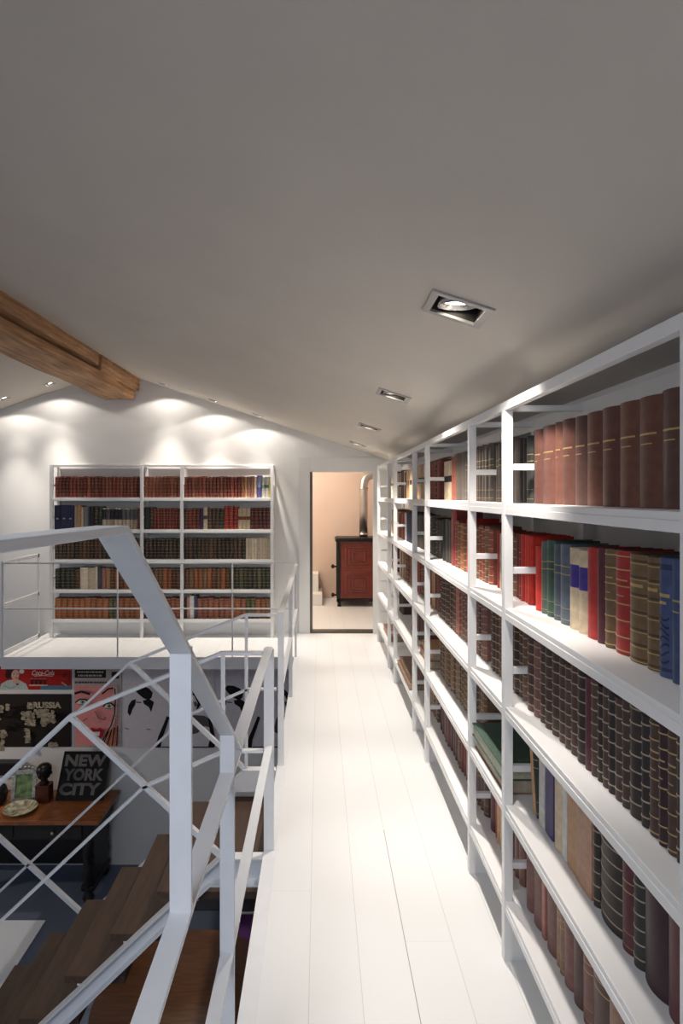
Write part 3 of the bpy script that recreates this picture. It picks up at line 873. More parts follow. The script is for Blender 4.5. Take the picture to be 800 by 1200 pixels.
# ------------------------------------------------------------------ books
GOLD, PAGE = 'g', 'p'
def book_geom(bm, lay, t, h, d, col, style, n=6, lab=None, tf=None, cover=True, pages=True, seed=0):
    """local frame: u along the shelf, v into the shelf (spine at v=0), w up"""
    rnd = random.Random(seed)
    tf = tf or (lambda p: p)
    def V(u, v, w): return bm.verts.new(tf(Vector((u, v, w))))
    def face(vs, c, mi=0, smooth=False):
        f = bm.faces.new(vs); f.material_index = mi; f.smooth = smooth
        for l in f.loops: l[lay] = (*c, 1)
    b = min(.014, .32 * t)
    bt = min(.003, t * .12)
    flat = style in ('binder', 'flat')
    if flat: b = .0015
    def arc(k, off=0):
        s = k / n
        u = t * s
        v = b * (1 - math.sin(math.pi * s) ** .7) - off
        return u, v
    gilt = (.42, .30, .15)
    pale = (.40, .31, .22)
    dark = tuple(c * .45 for c in col)
    segs = [(0, h, 'c')]
    def cuts(lines):   # lines: (z0,z1,kind)
        out = []; z = 0
        for a, c_, k in sorted(lines):
            a = max(a, z)
            if a > z + 1e-5: out.append((z, a, 'c'))
            if c_ > a: out.append((a, c_, k)); z = c_
        if z < h - 1e-5: out.append((z, h, 'c'))
        return out
    bands = []
    if style == 'cloth':
        segs = cuts([(h * .655, h * .672, 't'), (h * .57, h * .58, 't2')])
    elif style == 'banded':
        L_ = []; jz = rnd.uniform(-.03, .03)
        for f in (.10, .24, .38, .52, .66, .80, .93):
            z = h * (f + jz); L_.append((z - .0010, z + .0010, 'P')); bands.append(z)
        segs = cuts(L_)
    elif style == 'gilt':
        L_ = []
        for f in (.04, .17, .33, .49, .66, .82, .95):
            z = h * f; L_.append((z - .0011, z + .0011, 'G')); bands.append(z)
        L_.append((h * .71, h * .725, 't')); L_.append((h * .56, h * .57, 't2'))
        segs = cuts(L_)
    elif style == 'ornate':
        L_ = []
        for f in (.03, .16, .30, .46, .62, .78, .93):
            z = h * f; L_ += [(z - .004, z - .002, 'G'), (z + .001, z + .006, 'D')]
        L_.append((h * .70, h * .73, 't'))
        segs = cuts(L_)
    elif style == 'label':
        segs = cuts([(h * .52, h * .80, 'L'), ])
    elif style == 'midlabel':
        segs = cuts([(h * .46, h * .62, 'L')])
    elif style == 'half':
        segs = cuts([(h * .46, h * .94, 'L')])
    elif style == 'pattern':
        segs = cuts([(h * .90, h * .95, 'D'), (h * .67, h * .70, 't'), (h * .61, h * .635, 't2'), (h * .05, h * .08, 'D')])
    elif style == 'binder':
        segs = cuts([(h * .42, h * .47, 'w')])
    elif style == 'lines':
        segs = cuts([(h * .72, h * .73, 'G'), (h * .62, h * .63, 'G'), (h * .2, h * .205, 'G'), (h * .06, h * .066, 'G')])
    lab = lab or (.03, .03, .05)
    if cover:
        for z0, z1, k in segs:
            r0 = [V(*arc(i), z0) for i in range(n + 1)]
            r1 = [V(*arc(i), z1) for i in range(n + 1)]
            for i in range(n):
                c, mi = col, 0
                mid = .18 < (i + .5) / n < .82
                if k == 'G': c, mi = gilt, 1
                elif k == 'P': c = pale
                elif k == 'D': c = dark
                elif k == 'L': c = lab
                elif k == 't': c, mi = (gilt, 1) if mid else (col, 0)
                elif k == 't2': c, mi = (gilt, 1) if abs((i + .5) / n - .5) < .2 else (col, 0)
                elif k == 'w': c = (.5, .5, .5) if abs((i + .5) / n - .5) < .22 else col
                elif style == 'banded' and (i == 0): c = tuple(.3 * a + .7 * q for a, q in zip(col, pale))   # pale edge of the half binding
                face((r0[i], r0[i + 1], r1[i + 1], r1[i]), c, mi, True)
        for z in bands:
            hh = .0019 if style == 'banded' else .003
            ra = [V(*arc(i, .0), z - hh) for i in range(n + 1)]
            rb = [V(*arc(i, .0016), z - hh * .5) for i in range(n + 1)]
            rc = [V(*arc(i, .0016), z + hh * .5) for i in range(n + 1)]
            rd = [V(*arc(i, .0), z + hh) for i in range(n + 1)]
            cc = pale if style == 'banded' else col
            for q, w_ in ((ra, rb), (rb, rc), (rc, rd)):
                for i in range(n):
                    g = style == 'gilt' and q is rb
                    face((q[i], q[i + 1], w_[i + 1], w_[i]), gilt if g else cc, 1 if g else 0, True)
        if style == 'pattern':      # scrolling dark figures on the spine
            for k in range(7):
                z = h * (.13 + .06 * k)
                r0 = [V(arc(i)[0], arc(i)[1] - .0006, z + .006 * math.sin(i * .95 + k)) for i in range(1, n)]
                r1 = [V(arc(i)[0], arc(i)[1] - .0006, z + .005 + .006 * math.sin(i * .95 + k)) for i in range(1, n)]
                for i in range(n - 2): face((r0[i], r0[i + 1], r1[i + 1], r1[i]), tuple(c * .35 for c in col), 0, True)
        # boards
        for u0, u1 in ((0, bt), (t - bt, t)):
            vs = [V(u, v, w) for w in (0, h) for v in (b, d) for u in (u0, u1)]
            for q in ((0, 2, 3, 1), (4, 5, 7, 6), (0, 1, 5, 4), (2, 6, 7, 3), (0, 4, 6, 2), (1, 3, 7, 5)): face([vs[i] for i in q], col)
        # head and tail of the spine
        for z in (0, h):
            cen = [V(*arc(i), z) for i in range(n + 1)] + [V(t, b, z), V(0, b, z)]
            try: face(cen, tuple(c * .6 for c in col))
            except ValueError: pass
    if pages:
        pc = (.055, .042, .032) if style not in ('flat',) else (.42, .36, .27)  # upright books: shadow on the page tops is put into this dark colour
        vs = [V(u, v, w) for w in (.0025, h - .0035) for v in (b + .0005, d - .004) for u in (bt, t - bt)]
        for q in ((0, 2, 3, 1), (4, 5, 7, 6), (0, 1, 5, 4), (2, 6, 7, 3), (0, 4, 6, 2), (1, 3, 7, 5)): face([vs[i] for i in q], pc)

C = {n: srgb(*v) for n, v in dict(
    maroon=(98, 58, 47), rust=(109, 66, 51), brownmaroon=(84, 56, 47), darkbrown=(78, 56, 46), black=(46, 34, 32), blackgreen=(46, 48, 42),
    greybrown=(86, 76, 68), red=(164, 40, 36), scarlet=(196, 52, 40), darkred=(110, 36, 32), greygreen=(82, 92, 86), green=(52, 78, 62), darkgreen=(38, 52, 42),
    slate=(84, 94, 106), blue=(62, 78, 118), navy=(40, 44, 76), cream=(206, 186, 156), ivory=(222, 206, 182), white=(224, 220, 212), tan=(196, 150, 108), kraft=(190, 146, 118),
    brown=(116, 84, 62), goldbrown=(112, 86, 56), purple=(72, 62, 104), wine=(88, 34, 42), darkwine=(58, 26, 36), orange=(160, 88, 50), rose=(178, 120, 104), pinkbrown=(126, 84, 76),
    bigred=(158, 58, 56), grey=(128, 126, 124), palebrown=(150, 116, 92), crimson=(132, 46, 40), brick=(146, 74, 58), chestnut=(96, 54, 36), olive=(74, 76, 50), blueviolet=(96, 88, 150), yellow=(214, 184, 80)).items()}
GAIN = .95
C = {k: tuple(min(.85, .012 + c * GAIN) if max(v) < .5 else c for c in v) for k, v in C.items()}
CN = dict(maroon='maroon', rust='rust red', brownmaroon='brownish maroon', darkbrown='dark brown', black='black', blackgreen='blackish green', greybrown='grey brown', red='red', scarlet='bright red',
          darkred='dark red', greygreen='grey green', green='green', darkgreen='dark green', slate='slate blue', blue='blue', navy='navy', cream='cream', ivory='ivory', white='white', tan='tan', kraft='light brown',
          brown='brown', goldbrown='golden brown', purple='purple', wine='wine red', darkwine='dark wine', orange='orange brown', rose='rose', pinkbrown='pinkish brown', bigred='faded red', grey='grey',
          palebrown='pale brown', crimson='crimson', brick='brick red', chestnut='chestnut', olive='olive', blueviolet='violet blue', yellow='yellow')
STN = dict(cloth='cloth book with gilt title', banded='half leather book with pale bands', gilt='book with gilt bands', ornate='ornate gilt book', label='book with coloured label',
           midlabel='book with dark label', half='two tone book', pattern='patterned cloth book', binder='binder', plain='plain book', lines='book with gilt lines', flat='book lying flat')
BOOKS = []      # dict(pos, rot, t, h, d, colname, style, lab, lean, where, area, ordinal info)
ROWN = ['top', 'second', 'third', 'fourth', 'bottom']

def side_row(row, Ya, Yb, spec, xs, bayname, jit=.006):
    """fill the long bookcase from Ya (far) to Yb (near). spec: list of (colour, style, thickness, height[, label colour][, lean])"""
    y = Ya
    made = []
    for s in spec:
        c, stl, t, h = s[:4]
        lab = s[4] if len(s) > 4 else None
        lean = s[5] if len(s) > 5 else 0
        if y - t < Yb + .0005: break
        mm = t
        x = xs + random.uniform(-jit, jit) * .7
        made.append(dict(pos=(x, y, LV[row] + .0006), rot=-math.pi / 2, t=t - .0006, h=h, d=min(.155, BX0 - x - .004) if True else 0, c=c, style=stl, lab=lab, lean=lean, bay=bayname, row=row, case='long'))
        y -= mm + (.004 if lean else 0)
    for i, m in enumerate(made): m['i'] = i; m['n'] = len(made)
    BOOKS.extend(made)

def far_row(row, xa, xb, spec, bayname):
    x = xa; made = []
    tot = sum(s[2] for s in spec)
    k = (xb - xa) / tot
    for s in spec:
        c, stl, t, h = s[:4]
        lab = s[4] if len(s) > 4 else None
        t *= k
        yv = FY0 + .030 + random.uniform(0, .012)
        made.append(dict(pos=(x + .001, yv, LV[row] + .0006), rot=0, t=t - .002, h=h, d=.14, c=c, style=stl, lab=lab, lean=0, bay=bayname, row=row, case='far'))
        x += t
    for i, m in enumerate(made): m['i'] = i; m['n'] = len(made)
    BOOKS.extend(made)

def px_spec(bounds, xs, entries):
    """turn spine edges measured along the shelf into thicknesses"""
    Y = [xs * F / (x - CX) for x in bounds]
    out = []
    for (a, b), e in zip(zip(Y, Y[1:]), entries):
        out.append((e[0], e[1], a - b, *e[2:]))
    return Y[0], out

def fill(seq, n, tmin, tmax, hmin, hmax):
    out = []
    while len(out) < n:
        e = random.choice(seq)
        out.append((e[0], e[1], random.uniform(tmin, tmax), random.uniform(hmin, hmax), *e[2:]))
    return out

q7 = lambda *a: [580 + v / 3.6364 for v in a]
q8 = lambda *a: [560 + v / 3.3333 for v in a]
PURP = srgb(64, 52, 130)
# --- nearest wide bay (Y 1.0 - 2.0)
y0, sp = px_spec(q7(156, 192, 247, 275, 328, 378, 443, 513, 597, 692, 789), .7255,
    [('maroon', 'cloth', .247), ('maroon', 'cloth', .25), ('rust', 'cloth', .252), ('maroon', 'cloth', .252), ('brownmaroon', 'cloth', .25), ('rust', 'cloth', .25), ('maroon', 'cloth', .25), ('rust', 'cloth', .25), ('rust', 'cloth', .248), ('brownmaroon', 'cloth', .25)])
NB = 'nearest bay'
side_row(0, 1.97, 1.016, sp, .7255, NB, 0.002)
y0, sp = px_spec(q7(165, 192, 212, 240, 268, 308, 345, 378, 425, 458, 495, 558, 630, 685, 740, 796), .733,
    [('scarlet', 'plain', .215), ('greygreen', 'lines', .235), ('green', 'lines', .243), ('slate', 'lines', .236), ('slate', 'lines', .240), ('cream', 'label', .234, PURP), ('cream', 'label', .232, PURP), ('red', 'plain', .245),
     ('wine', 'plain', .248), ('goldbrown', 'gilt', .250), ('red', 'gilt', .252), ('goldbrown', 'ornate', .250), ('goldbrown', 'ornate', .250), ('blue', 'pattern', .254), ('blue', 'cloth', .256)])
side_row(1, 1.97, 1.016, sp, .733, NB, 0.002)
y0, sp = px_spec(q7(131, 157, 182, 206, 232, 262, 291, 313, 342, 378, 404, 428, 450, 476, 500, 533, 560, 612, 642, 690, 722, 765, 795), .706,
    [(c, s, h) for c, s, h in zip(['brownmaroon', 'pinkbrown', 'darkbrown', 'darkbrown', 'darkbrown', 'darkbrown', 'darkbrown', 'darkbrown', 'black', 'wine', 'darkbrown', 'black', 'darkbrown', 'black', 'darkbrown', 'darkbrown', 'black', 'black', 'darkbrown', 'darkwine', 'darkbrown', 'black'],
      ['banded'] * 9 + ['plain'] + ['banded'] * 8 + ['gilt', 'gilt', 'gilt', 'banded'], [.243, .245, .24, .247, .246, .244, .24, .247, .25, .243, .248, .24, .247, .246, .243, .25, .255, .243, .252, .245, .25, .25])])
side_row(2, 1.97, 1.016, sp, .706, NB, 0.003)
y0, sp = px_spec(q8(225, 245, 275, 312, 330, 365, 425, 445, 525, 570, 605, 690, 770, 830), .711,
    [('white', 'flat', .245), ('purple', 'flat', .24), ('cream', 'plain', .235), ('white', 'flat', .21), ('tan', 'flat', .245), ('kraft', 'flat', .24), ('black', 'banded', .25), ('black', 'banded', .255), ('wine', 'lines', .225), ('blackgreen', 'banded', .235), ('darkwine', 'plain', .25), ('wine', 'plain', .255), ('darkwine', 'plain', .25)])
lean_books = [('tan', 'plain', .018, .25, None, .22), ('green', 'lines', .020, .25, None, .20)]
side_row(3, 1.925, 1.016, [('tan', 'plain', .02, .245, None, -.17), ('darkgreen', 'lines', .03, .25, None, -.17)] + sp, .711, NB, .003)
y0, sp = px_spec(q8(175, 200, 238, 250, 290, 305, 320, 352, 390, 425, 487, 530, 565), .701,
    [(c, s, h) for c, s, h in zip(['pinkbrown', 'pinkbrown', 'rose', 'pinkbrown', 'palebrown', 'palebrown', 'pinkbrown', 'brownmaroon', 'pinkbrown', 'brownmaroon', 'palebrown', 'pinkbrown'], ['plain', 'plain', 'flat', 'plain', 'lines', 'lines', 'plain', 'plain', 'lines', 'lines', 'plain', 'plain'], [.22, .235, .21, .24, .22, .215, .23, .235, .225, .24, .23, .24])])
sp += fill([('pinkbrown', 'plain'), ('brownmaroon', 'lines'), ('wine', 'plain')], 8, .04, .06, .22, .245)
side_row(4, 1.968, 1.016, sp, .701, NB, .004)

# --- first narrow bay (Y 2.0 - 2.46)
N1 = 'first narrow bay'
A, Z_ = 2.43, 2.006
side_row(0, A, Z_, fill([('greybrown', 'lines'), ('darkbrown', 'lines'), ('greybrown', 'plain')], 7, .034, .046, .235, .245) + fill([('blackgreen', 'lines'), ('black', 'plain')], 8, .034, .045, .235, .245), .742, N1)
side_row(1, A, Z_, [('red', 'plain', .04, .235), ('cream', 'plain', .03, .23), ('olive', 'plain', .028, .232), ('black', 'plain', .05, .235), ('brick', 'gilt', .05, .24), ('brown', 'banded', .035, .225), ('darkred', 'plain', .03, .24), ('crimson', 'lines', .032, .24), ('scarlet', 'plain', .036, .242), ('scarlet', 'plain', .036, .243), ('scarlet', 'plain', .036, .242)], .744, N1)
side_row(2, A, Z_, fill([('brown', 'banded'), ('darkbrown', 'banded'), ('brownmaroon', 'banded')], 14, .03, .042, .235, .252), .717, N1)
side_row(4, A, Z_, [('wine', 'plain', .07, .22), ('brick', 'plain', .04, .225), ('tan', 'plain', .035, .235), ('cream', 'plain', .04, .23), ('palebrown', 'plain', .04, .225), ('pinkbrown', 'plain', .04, .22), ('brownmaroon', 'lines', .04, .225), ('pinkbrown', 'plain', .045, .23), ('pinkbrown', 'plain', .04, .23)], .715, N1)
# --- second wide bay (2.46 - 3.47)
W2 = 'second wide bay'
A, Z_ = 3.44, 2.466
BL = srgb(40, 36, 40)
side_row(0, A, Z_, [('cream', 'midlabel', .036, .225, BL)] * 5 + [('brick', 'plain', .07, .24), ('brown', 'plain', .05, .245)] + fill([('greybrown', 'lines'), ('blackgreen', 'lines'), ('greybrown', 'plain')], 5, .04, .05, .245, .25) + fill([('greybrown', 'lines'), ('darkbrown', 'lines')], 14, .036, .05, .25, .258), .742, W2)
side_row(1, A, Z_, fill([('blackgreen', 'plain'), ('greybrown', 'plain')], 4, .04, .055, .24, .25) + [('bigred', 'plain', .115, .31), ('brick', 'gilt', .05, .25)] + fill([('brown', 'gilt'), ('orange', 'gilt'), ('goldbrown', 'banded')], 4, .04, .05, .235, .245) + [('scarlet', 'plain', .05, .27), ('red', 'plain', .06, .255), ('crimson', 'lines', .04, .25)] + fill([('brick', 'gilt'), ('brown', 'banded'), ('darkred', 'lines')], 12, .04, .05, .235, .25), .735, W2)
side_row(2, A, Z_, fill([('brown', 'banded'), ('darkbrown', 'banded'), ('brownmaroon', 'banded')], 10, .036, .046, .235, .252) + [('rose', 'plain', .05, .25), ('brick', 'banded', .04, .245)] + fill([('brown', 'banded'), ('pinkbrown', 'banded'), ('darkbrown', 'banded')], 16, .034, .046, .235, .252), .717, W2)
side_row(3, A, Z_, [('darkbrown', 'gilt', .055, .25)] + fill([('brown', 'banded'), ('goldbrown', 'banded'), ('darkbrown', 'banded'), ('palebrown', 'banded')], 26, .034, .046, .22, .25), .717, W2)
side_row(4, A, Z_, fill([('wine', 'plain'), ('maroon', 'plain'), ('brownmaroon', 'plain')], 8, .045, .06, .22, .24) + fill([('pinkbrown', 'plain'), ('brownmaroon', 'lines'), ('darkred', 'plain'), ('palebrown', 'plain')], 18, .036, .05, .21, .235), .715, W2)
# --- second narrow bay
N2 = 'second narrow bay'
A, Z_ = 3.898, 3.478
side_row(0, A, Z_, fill([('brick', 'plain'), ('chestnut', 'gilt'), ('darkred', 'lines')], 8, .036, .05, .235, .25) + [('darkred', 'plain', .05, .25)] * 2, .735, N2)
side_row(1, A, Z_, fill([('greybrown', 'plain'), ('blackgreen', 'lines'), ('darkbrown', 'banded')], 12, .034, .045, .225, .245), .735, N2)
side_row(2, A, Z_, fill([('brick', 'plain'), ('chestnut', 'plain'), ('tan', 'plain')], 10, .036, .05, .225, .245), .735, N2)
side_row(4, A, Z_, fill([('darkbrown', 'banded'), ('brown', 'banded'), ('palebrown', 'plain')], 10, .036, .05, .21, .235), .72, N2)
# --- third wide bay
W3 = 'third wide bay'
A, Z_ = 4.89, 3.934
side_row(0, A, Z_, fill([('cream', 'midlabel', BL), ('tan', 'midlabel', srgb(110, 60, 44)), ('cream', 'plain'), ('tan', 'plain')], 24, .036, .05, .235, .25), .735, W3)
side_row(1, A, Z_, fill([('black', 'plain'), ('navy', 'plain'), ('navy', 'plain')], 9, .04, .05, .24, .25) + fill([('greybrown', 'plain'), ('olive', 'plain'), ('cream', 'plain')], 16, .036, .05, .225, .245), .735, W3)
side_row(2, A, Z_, fill([('chestnut', 'gilt'), ('brick', 'plain'), ('darkred', 'lines'), ('brown', 'gilt')], 25, .036, .05, .235, .25), .735, W3)
side_row(3, 4.62, Z_, fill([('chestnut', 'plain'), ('wine', 'plain'), ('brick', 'plain'), ('darkwine', 'plain')], 20, .04, .055, .23, .25), .73, W3)
# --- third narrow and last wide bays
N3 = 'third narrow bay'
A, Z_ = 5.32, 4.928
side_row(0, A, Z_, fill([('white', 'plain'), ('cream', 'midlabel', BL), ('pinkbrown', 'plain')], 9, .036, .05, .22, .25), .735, N3)
side_row(1, A, Z_, fill([('rose', 'plain'), ('white', 'lines'), ('brick', 'plain')], 9, .036, .05, .22, .25), .735, N3)
side_row(2, A, Z_, fill([('cream', 'plain'), ('palebrown', 'plain')], 9, .036, .05, .22, .25), .735, N3)
side_row(3, A, 5.1, fill([('darkbrown', 'plain'), ('black', 'plain')], 5, .036, .05, .24, .26), .735, N3)
W4 = 'last bay by the door'
A, Z_ = 6.26, 5.36
side_row(0, 5.9, Z_, fill([('cream', 'plain'), ('olive', 'plain'), ('white', 'plain'), ('greybrown', 'plain')], 12, .036, .05, .22, .25), .735, W4)
side_row(1, 5.9, Z_, fill([('cream', 'plain'), ('brown', 'plain'), ('yellow', 'plain')], 12, .036, .05, .22, .25), .735, W4)
side_row(2, 5.9, Z_, fill([('brown', 'plain'), ('cream', 'plain'), ('wine', 'plain')], 12, .036, .05, .22, .25), .735, W4)

# --- far bookcase
random.seed(21)
XA = [FXP[0] + FW + .004, FXP[1] + FW + .004, FXP[2] + FW + .004]
XB = [FXP[1] - .003, FXP[2] - .003, FXP[3] - .003]
Lb, Mb, Rb = 'left bay', 'narrow middle bay', 'right bay'
H1 = (.232, .24)
hh = lambda a=.232, b=.24: random.uniform(a, b)
far_row(0, XA[0], XB[0], [(random.choice(['brick', 'crimson', 'crimson', 'darkred']), 'gilt', .04, hh()) for _ in range(24)], Lb)
far_row(0, XA[1], XB[1], [(random.choice(['brick', 'brick', 'crimson']), 'gilt', .04, hh()) for _ in range(10)], Mb)
far_row(0, XA[2], XB[2], [(random.choice(['brick', 'crimson', 'darkred']), 'gilt', .04, hh()) for _ in range(17)] + [('tan', 'gilt', .03, hh()), ('rose', 'gilt', .04, hh()), ('rose', 'gilt', .04, hh()), ('cream', 'lines', .03, hh()), ('blueviolet', 'half', .055, .25, srgb(150, 150, 190)), ('white', 'midlabel', .04, .23, srgb(120, 140, 120)), ('white', 'midlabel', .04, .232, srgb(60, 110, 90)), ('yellow', 'plain', .02, .235)], Rb)
CT = srgb(196, 176, 140)
mixed = [('navy', 'binder', .072, .272), ('navy', 'binder', .072, .275), ('navy', 'binder', .072, .272), ('cream', 'plain', .035, .275), ('tan', 'plain', .05, .272), ('cream', 'flat', .02, .25), ('grey', 'plain', .05, .255), ('slate', 'plain', .02, .25), ('black', 'plain', .05, .26), ('darkbrown', 'gilt', .045, .258), ('darkgreen', 'lines', .045, .258)]
mixed += [('cream', 'half', .044, hh(.235, .245), srgb(*random.choice([(44, 40, 52), (62, 66, 92), (96, 96, 100)]))) for _ in range(9)] + [('darkred', 'gilt', .04, .24)]
far_row(1, XA[0], XB[0], mixed, Lb)
far_row(1, XA[1], XB[1], [('blackgreen', 'plain', .06, .25), ('darkbrown', 'gilt', .045, .25)] + [(random.choice(['darkred', 'crimson']), 'gilt', .036, hh()) for _ in range(8)] + [('darkred', 'gilt', .036, .235)], Mb)
far_row(1, XA[2], XB[2], [(random.choice(['darkred', 'crimson', 'wine']), 'gilt', .04, hh()) for _ in range(4)] + [('purple', 'plain', .035, .235), ('cream', 'midlabel', .045, .25, srgb(90, 70, 60))] + [('darkbrown', 'gilt', .042, hh()) for _ in range(3)] + [('darkgreen', 'gilt', .045, .235)] + [('red', 'gilt', .045, .262), ('red', 'gilt', .05, .262), ('red', 'gilt', .05, .255)] + [('cream', 'midlabel', .042, .235, srgb(120, 60, 40)) for _ in range(3)] + [(random.choice(['darkred', 'wine']), 'gilt', .042, .245) for _ in range(5)], Rb)
far_row(2, XA[0], XB[0], [(random.choice(['darkbrown', 'darkbrown', 'black', 'chestnut']), 'gilt', .044, hh(.225, .235)) for _ in range(22)], Lb)
far_row(2, XA[1], XB[1], [(random.choice(['black', 'black', 'darkbrown']), 'gilt', .044, hh(.225, .235)) for _ in range(9)], Mb)
far_row(2, XA[2], XB[2], [(random.choice(['black', 'black', 'darkbrown']), 'gilt', .046, hh(.235, .24)) for _ in range(15)] + [(random.choice(['ivory', 'ivory', 'cream']), 'lines', .031, hh(.235, .24)) for _ in range(9)], Rb)
far_row(3, XA[0], XB[0], [('darkgreen', 'gilt', .05, hh(.225, .235)) for _ in range(4)] + [('chestnut', 'gilt', .05, .225), ('ivory', 'plain', .08, .245), ('cream', 'plain', .07, .24), ('ivory', 'plain', .025, .25), ('slate', 'plain', .04, .24), ('rose', 'plain', .04, .235), ('tan', 'plain', .045, .235)] + [(random.choice(['orange', 'chestnut']), 'gilt', .044, hh(.225, .235)) for _ in range(7)], Lb)
far_row(3, XA[1], XB[1], [(random.choice(['orange', 'chestnut', 'brown']), 'gilt', .046, hh(.225, .235)) for _ in range(8)], Mb)
far_row(3, XA[2], XB[2], [(random.choice(['orange', 'chestnut', 'brown']), 'gilt', .046, hh(.225, .235)) for _ in range(10)] + [(random.choice(['darkgreen', 'darkgreen', 'olive']), 'gilt', .046, hh(.23, .236)) for _ in range(9)], Rb)
far_row(4, XA[0], XB[0], [('orange', 'gilt', .062, hh(.225, .235)) for _ in range(9)] + [('olive', 'gilt', .05, .23), ('olive', 'gilt', .05, .232)] + [('orange', 'gilt', .06, .23) for _ in range(4)], Lb)
far_row(4, XA[1], XB[1], [(random.choice(['orange', 'brick']), 'gilt', .055, hh(.225, .235)) for _ in range(7)], Mb)
far_row(4, XA[2], XB[2], [('black', 'plain', .025, .22), ('rose', 'plain', .03, .24), ('white', 'plain', .05, .255), ('blue', 'plain', .03, .25)] + [(random.choice(['orange', 'brick', 'orange']), 'gilt', .06, hh(.22, .235)) for _ in range(9)] + [('olive', 'gilt', .05, .228), ('olive', 'gilt', .05, .228), ('orange', 'gilt', .06, .22), ('orange', 'gilt', .06, .22), ('brown', 'gilt', .05, .22)], Rb)

# which show largest
def area(b):
    x, y, z = b['pos']
    u = b['t']
    if b['case'] == 'long':
        xa = CX + F * x / y; xb_ = CX + F * x / max(.4, y - u)
        if xa > 800: return 0
        w = min(xb_, 800) - xa; hgt = b['h'] * F / (y - u / 2)
        zt = CY + F * (EYE - z - b['h']) / y
        if zt > 1195: return .1
        return w * hgt
    return F / y * u * F / y * b['h']
for b in BOOKS: b['area'] = area(b)
BOOKS.sort(key=lambda b: -b['area'])
N_FLAT = 8
NIND = 300 - N_FLAT
ORD = ['first', 'second', 'third', 'fourth', 'fifth', 'sixth', 'seventh', 'eighth', 'ninth', 'tenth', 'eleventh', 'twelfth', 'thirteenth', 'fourteenth', 'fifteenth', 'sixteenth', 'seventeenth', 'eighteenth', 'nineteenth', 'twentieth', 'twenty-first', 'twenty-second', 'twenty-third', 'twenty-fourth', 'twenty-fifth', 'twenty-sixth', 'twenty-seventh', 'twenty-eighth']
def book_label(b):
    i, n = b['i'], b['n']
    if i == 0: o = 'first from left'
    elif i == n - 1: o = 'rightmost'
    elif i < n / 2: o = ORD[i] + ' from left'
    else: o = ORD[n - 1 - i] + ' from right'
    short = {'cloth': 'cloth book', 'banded': 'banded leather book', 'gilt': 'gilt banded book', 'ornate': 'ornate gilt book', 'label': 'book, purple label', 'midlabel': 'labelled book', 'half': 'two tone book', 'pattern': 'patterned book', 'binder': 'binder', 'plain': 'plain book', 'lines': 'gilt lined book', 'flat': 'paperbound book'}[b['style']]
    return f"{CN[b['c']]} {short}, {o}, {ROWN[b['row']]} shelf, {b['bay']}, {b['case']} bookcase"
GRP = lambda b: f"books on the {ROWN[b['row']]} shelf, {b['bay']} of the {b['case']} bookcase"
mats = [M['dye'], M['gilt']]
rest = B(); rest_lay = rest.loops.layers.float_color.new('dye')
for k, b in enumerate(BOOKS):
    n = 8 if b['area'] > 900 else (6 if b['area'] > 200 else 4)
    rv = random.Random(k).uniform(.72, 1.18) if b['case'] == 'far' else random.Random(k).uniform(.84, 1.1)
    col = tuple(c * rv for c in C[b['c']])
    if k < NIND:
        bm = B(); lay = bm.loops.layers.float_color.new('dye')
        part = b['area'] > 260
        book_geom(bm, lay, b['t'], b['h'], b['d'], col, b['style'], n, b['lab'], pages=not part, seed=k)
        o = obj('book', bm, mats, loc=b['pos'], rotz=b['rot'])
        if b['lean']: o.rotation_euler = (Matrix.Rotation(b['rot'], 3, 'Z') @ Matrix.Rotation(b['lean'], 3, 'Y')).to_euler()
        tag(o, book_label(b), 'book', GRP(b))
        if part:
            bm = B(); lay = bm.loops.layers.float_color.new('dye')
            book_geom(bm, lay, b['t'], b['h'], b['d'], col, b['style'], n, b['lab'], cover=False, seed=k)
            obj('pages', bm, mats, o)
    else:
        mtx = Matrix.Translation(b['pos']) @ Matrix.Rotation(b['rot'], 4, 'Z')
        book_geom(rest, rest_lay, b['t'], b['h'], b['d'], col, b['style'], 4, b['lab'], tf=lambda p, m=mtx: m @ p, seed=k)
tag(obj('books', rest, mats), 'remaining small rows of books far along both white bookcases', 'books', kind='stuff')

# books lying flat: (x front, y near, z level row, length along Y, depth along X, thickness)
def lying(row, dz, y0, y1, x0, x1, t, c, label, edge=(.36, .32, .24)):
    """spine to the back, fore edge towards the aisle"""
    bm = B(); lay = bm.loops.layers.float_color.new('dye')
    def bx(*a, col):
        for f in box(bm, *a):
            for l in f.loops: l[lay] = (*col, 1)
    w, l_ = x1 - x0, y1 - y0
    bx(0, w, 0, l_, 0, .004, col=C[c]); bx(0, w, 0, l_, t - .004, t, col=C[c]); bx(w - .004, w, 0, l_, .004, t - .004, col=C[c])
    z = LV[row] + .0006 + dz
    o = obj('book', bm, mats, loc=(x0, y0, z), bevel=.001)
    tag(o, label, 'book', 'books lying flat in the long bookcase')
    bm = B(); lay = bm.loops.layers.float_color.new('dye')
    bx(.005, w - .0045, .004, l_ - .004, .0042, t - .0042, col=edge); obj('pages', bm, mats, o)
lying(3, 0, 2.04, 2.425, .655, .895, .052, 'palebrown', 'large pale brown book lying under a green one, fourth shelf, first narrow bay', (.46, .40, .30))
lying(3, .0532, 2.03, 2.425, .643, .88, .05, 'green', 'green book lying on a pale brown one, fourth shelf, first narrow bay', (.46, .47, .34))
lying(3, 0, 3.50, 3.89, .675, .89, .05, 'orange', 'orange brown book lying flat, fourth shelf, second narrow bay')
lying(3, .0512, 3.51, 3.89, .685, .88, .035, 'tan', 'tan book lying on an orange brown one, fourth shelf, second narrow bay')
lying(4, 0, 4.1, 4.75, .64, .89, .035, 'palebrown', 'pale brown book lying flat, bottom shelf, third wide bay')
lying(4, .0362, 4.15, 4.72, .655, .88, .035, 'brown', 'brown book lying on a pale brown one, bottom shelf, third wide bay')
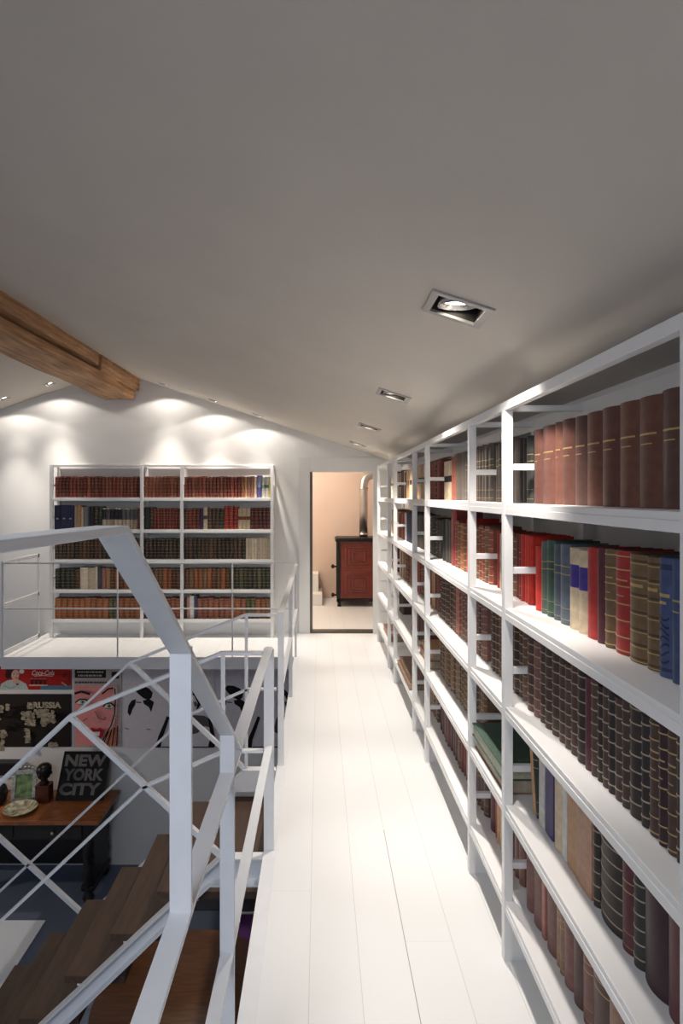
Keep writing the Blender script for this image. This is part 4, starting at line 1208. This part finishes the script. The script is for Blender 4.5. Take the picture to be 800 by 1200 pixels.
lying(4, 0, 5.45, 6.0, .665, .89, .05, 'rose', 'rose book lying flat on the bottom shelf of the last bay')

# ------------------------------------------------------------------ lights
def spot(x, y, z, tgt, watts, ang, blend, col, r=.03):
    d = bpy.data.lights.new('spot_lamp', 'SPOT'); d.energy = watts; d.spot_size = R(ang); d.spot_blend = blend; d.color = col; d.shadow_soft_size = r
    o = bpy.data.objects.new('spot_lamp', d); COL.objects.link(o); o.location = (x, y, z)
    o.rotation_euler = (Vector(tgt) - Vector((x, y, z))).to_track_quat('-Z', 'Y').to_euler()
    return o
WARM = (1, .935, .86)
WALLW = (1, .925, .84)
for k, (x, y) in enumerate(DOWN):
    if k == 0: spot(x, y, cz(x) - .012, (x + .34, y + .75, .3), 48, 88, .7, WARM, .04)
    else:
        spot(x, y, cz(x) - .012, (x + .18, y, 0), 70, 84, .65, WARM, .04)
        spot(x, y, cz(x) - .012, (x - .04, y, 0), 62, 46, .9, WARM, .04)
        if k == 1: spot(x, y, cz(x) - .012, (x + .30, y - 1.05, .6), 80, 76, .9, WARM, .04)
for x, y in WASH:
    spot(x, y, cz(x) - .012, (x, y + .06, -.2), 7.5, 138, .10, WALLW, .025)
    spot(x, y, cz(x) - .012, (x, WY, cz(x) - .8), 8, 46, 1, WALLW, .025)
    spot(x, y, cz(x) - .012, (x, y + .05, 0), 105, 58, 1, WALLW, .025)
def area_l(loc, tgt, sx, sy, watts, col):
    d = bpy.data.lights.new('daylight', 'AREA'); d.shape = 'RECTANGLE'; d.size = sx; d.size_y = sy; d.energy = watts; d.color = col
    o = bpy.data.objects.new('daylight', d); COL.objects.link(o); o.location = loc
    o.rotation_euler = (Vector(tgt) - Vector(loc)).to_track_quat('-Z', 'Y').to_euler()
    return o
area_l(((wx0 + wx1) / 2, YB + .05, (wz0 + wz1) / 2), ((wx0 + wx1) / 2, 2, (wz0 + wz1) / 2 - .5), wx1 - wx0, wz1 - wz0, 18, (.76, .85, 1.0))
area_l((SKX, SKY, cz(SKX) - .05), (SKX - .33, SKY + .35, cz(SKX) - 1.05), 1.1, 1.1, 80, (.78, .86, 1.0))
spot(-5.6, 5.2, -.35, (-3.1, 6.4, DT), 75, 60, .6, (1, .84, .68), .05)
pl = bpy.data.lights.new('room_lamp', 'POINT'); pl.energy = 62; pl.color = (1, .88, .74); pl.shadow_soft_size = .15
po = bpy.data.objects.new('room_lamp', pl); COL.objects.link(po); po.location = (-.7, 7.7, 2.3)

w = bpy.data.worlds.new('world'); SC.world = w; w.use_nodes = True
w.node_tree.nodes['Background'].inputs['Color'].default_value = (.55, .68, .9, 1)
w.node_tree.nodes['Background'].inputs['Strength'].default_value = .4
vs_ = SC.view_settings
SC.display_settings.display_device = 'sRGB'
vs_.view_transform = 'Standard'; vs_.look = 'None'; vs_.exposure = -0.02; vs_.gamma = 1; vs_.use_curve_mapping = False
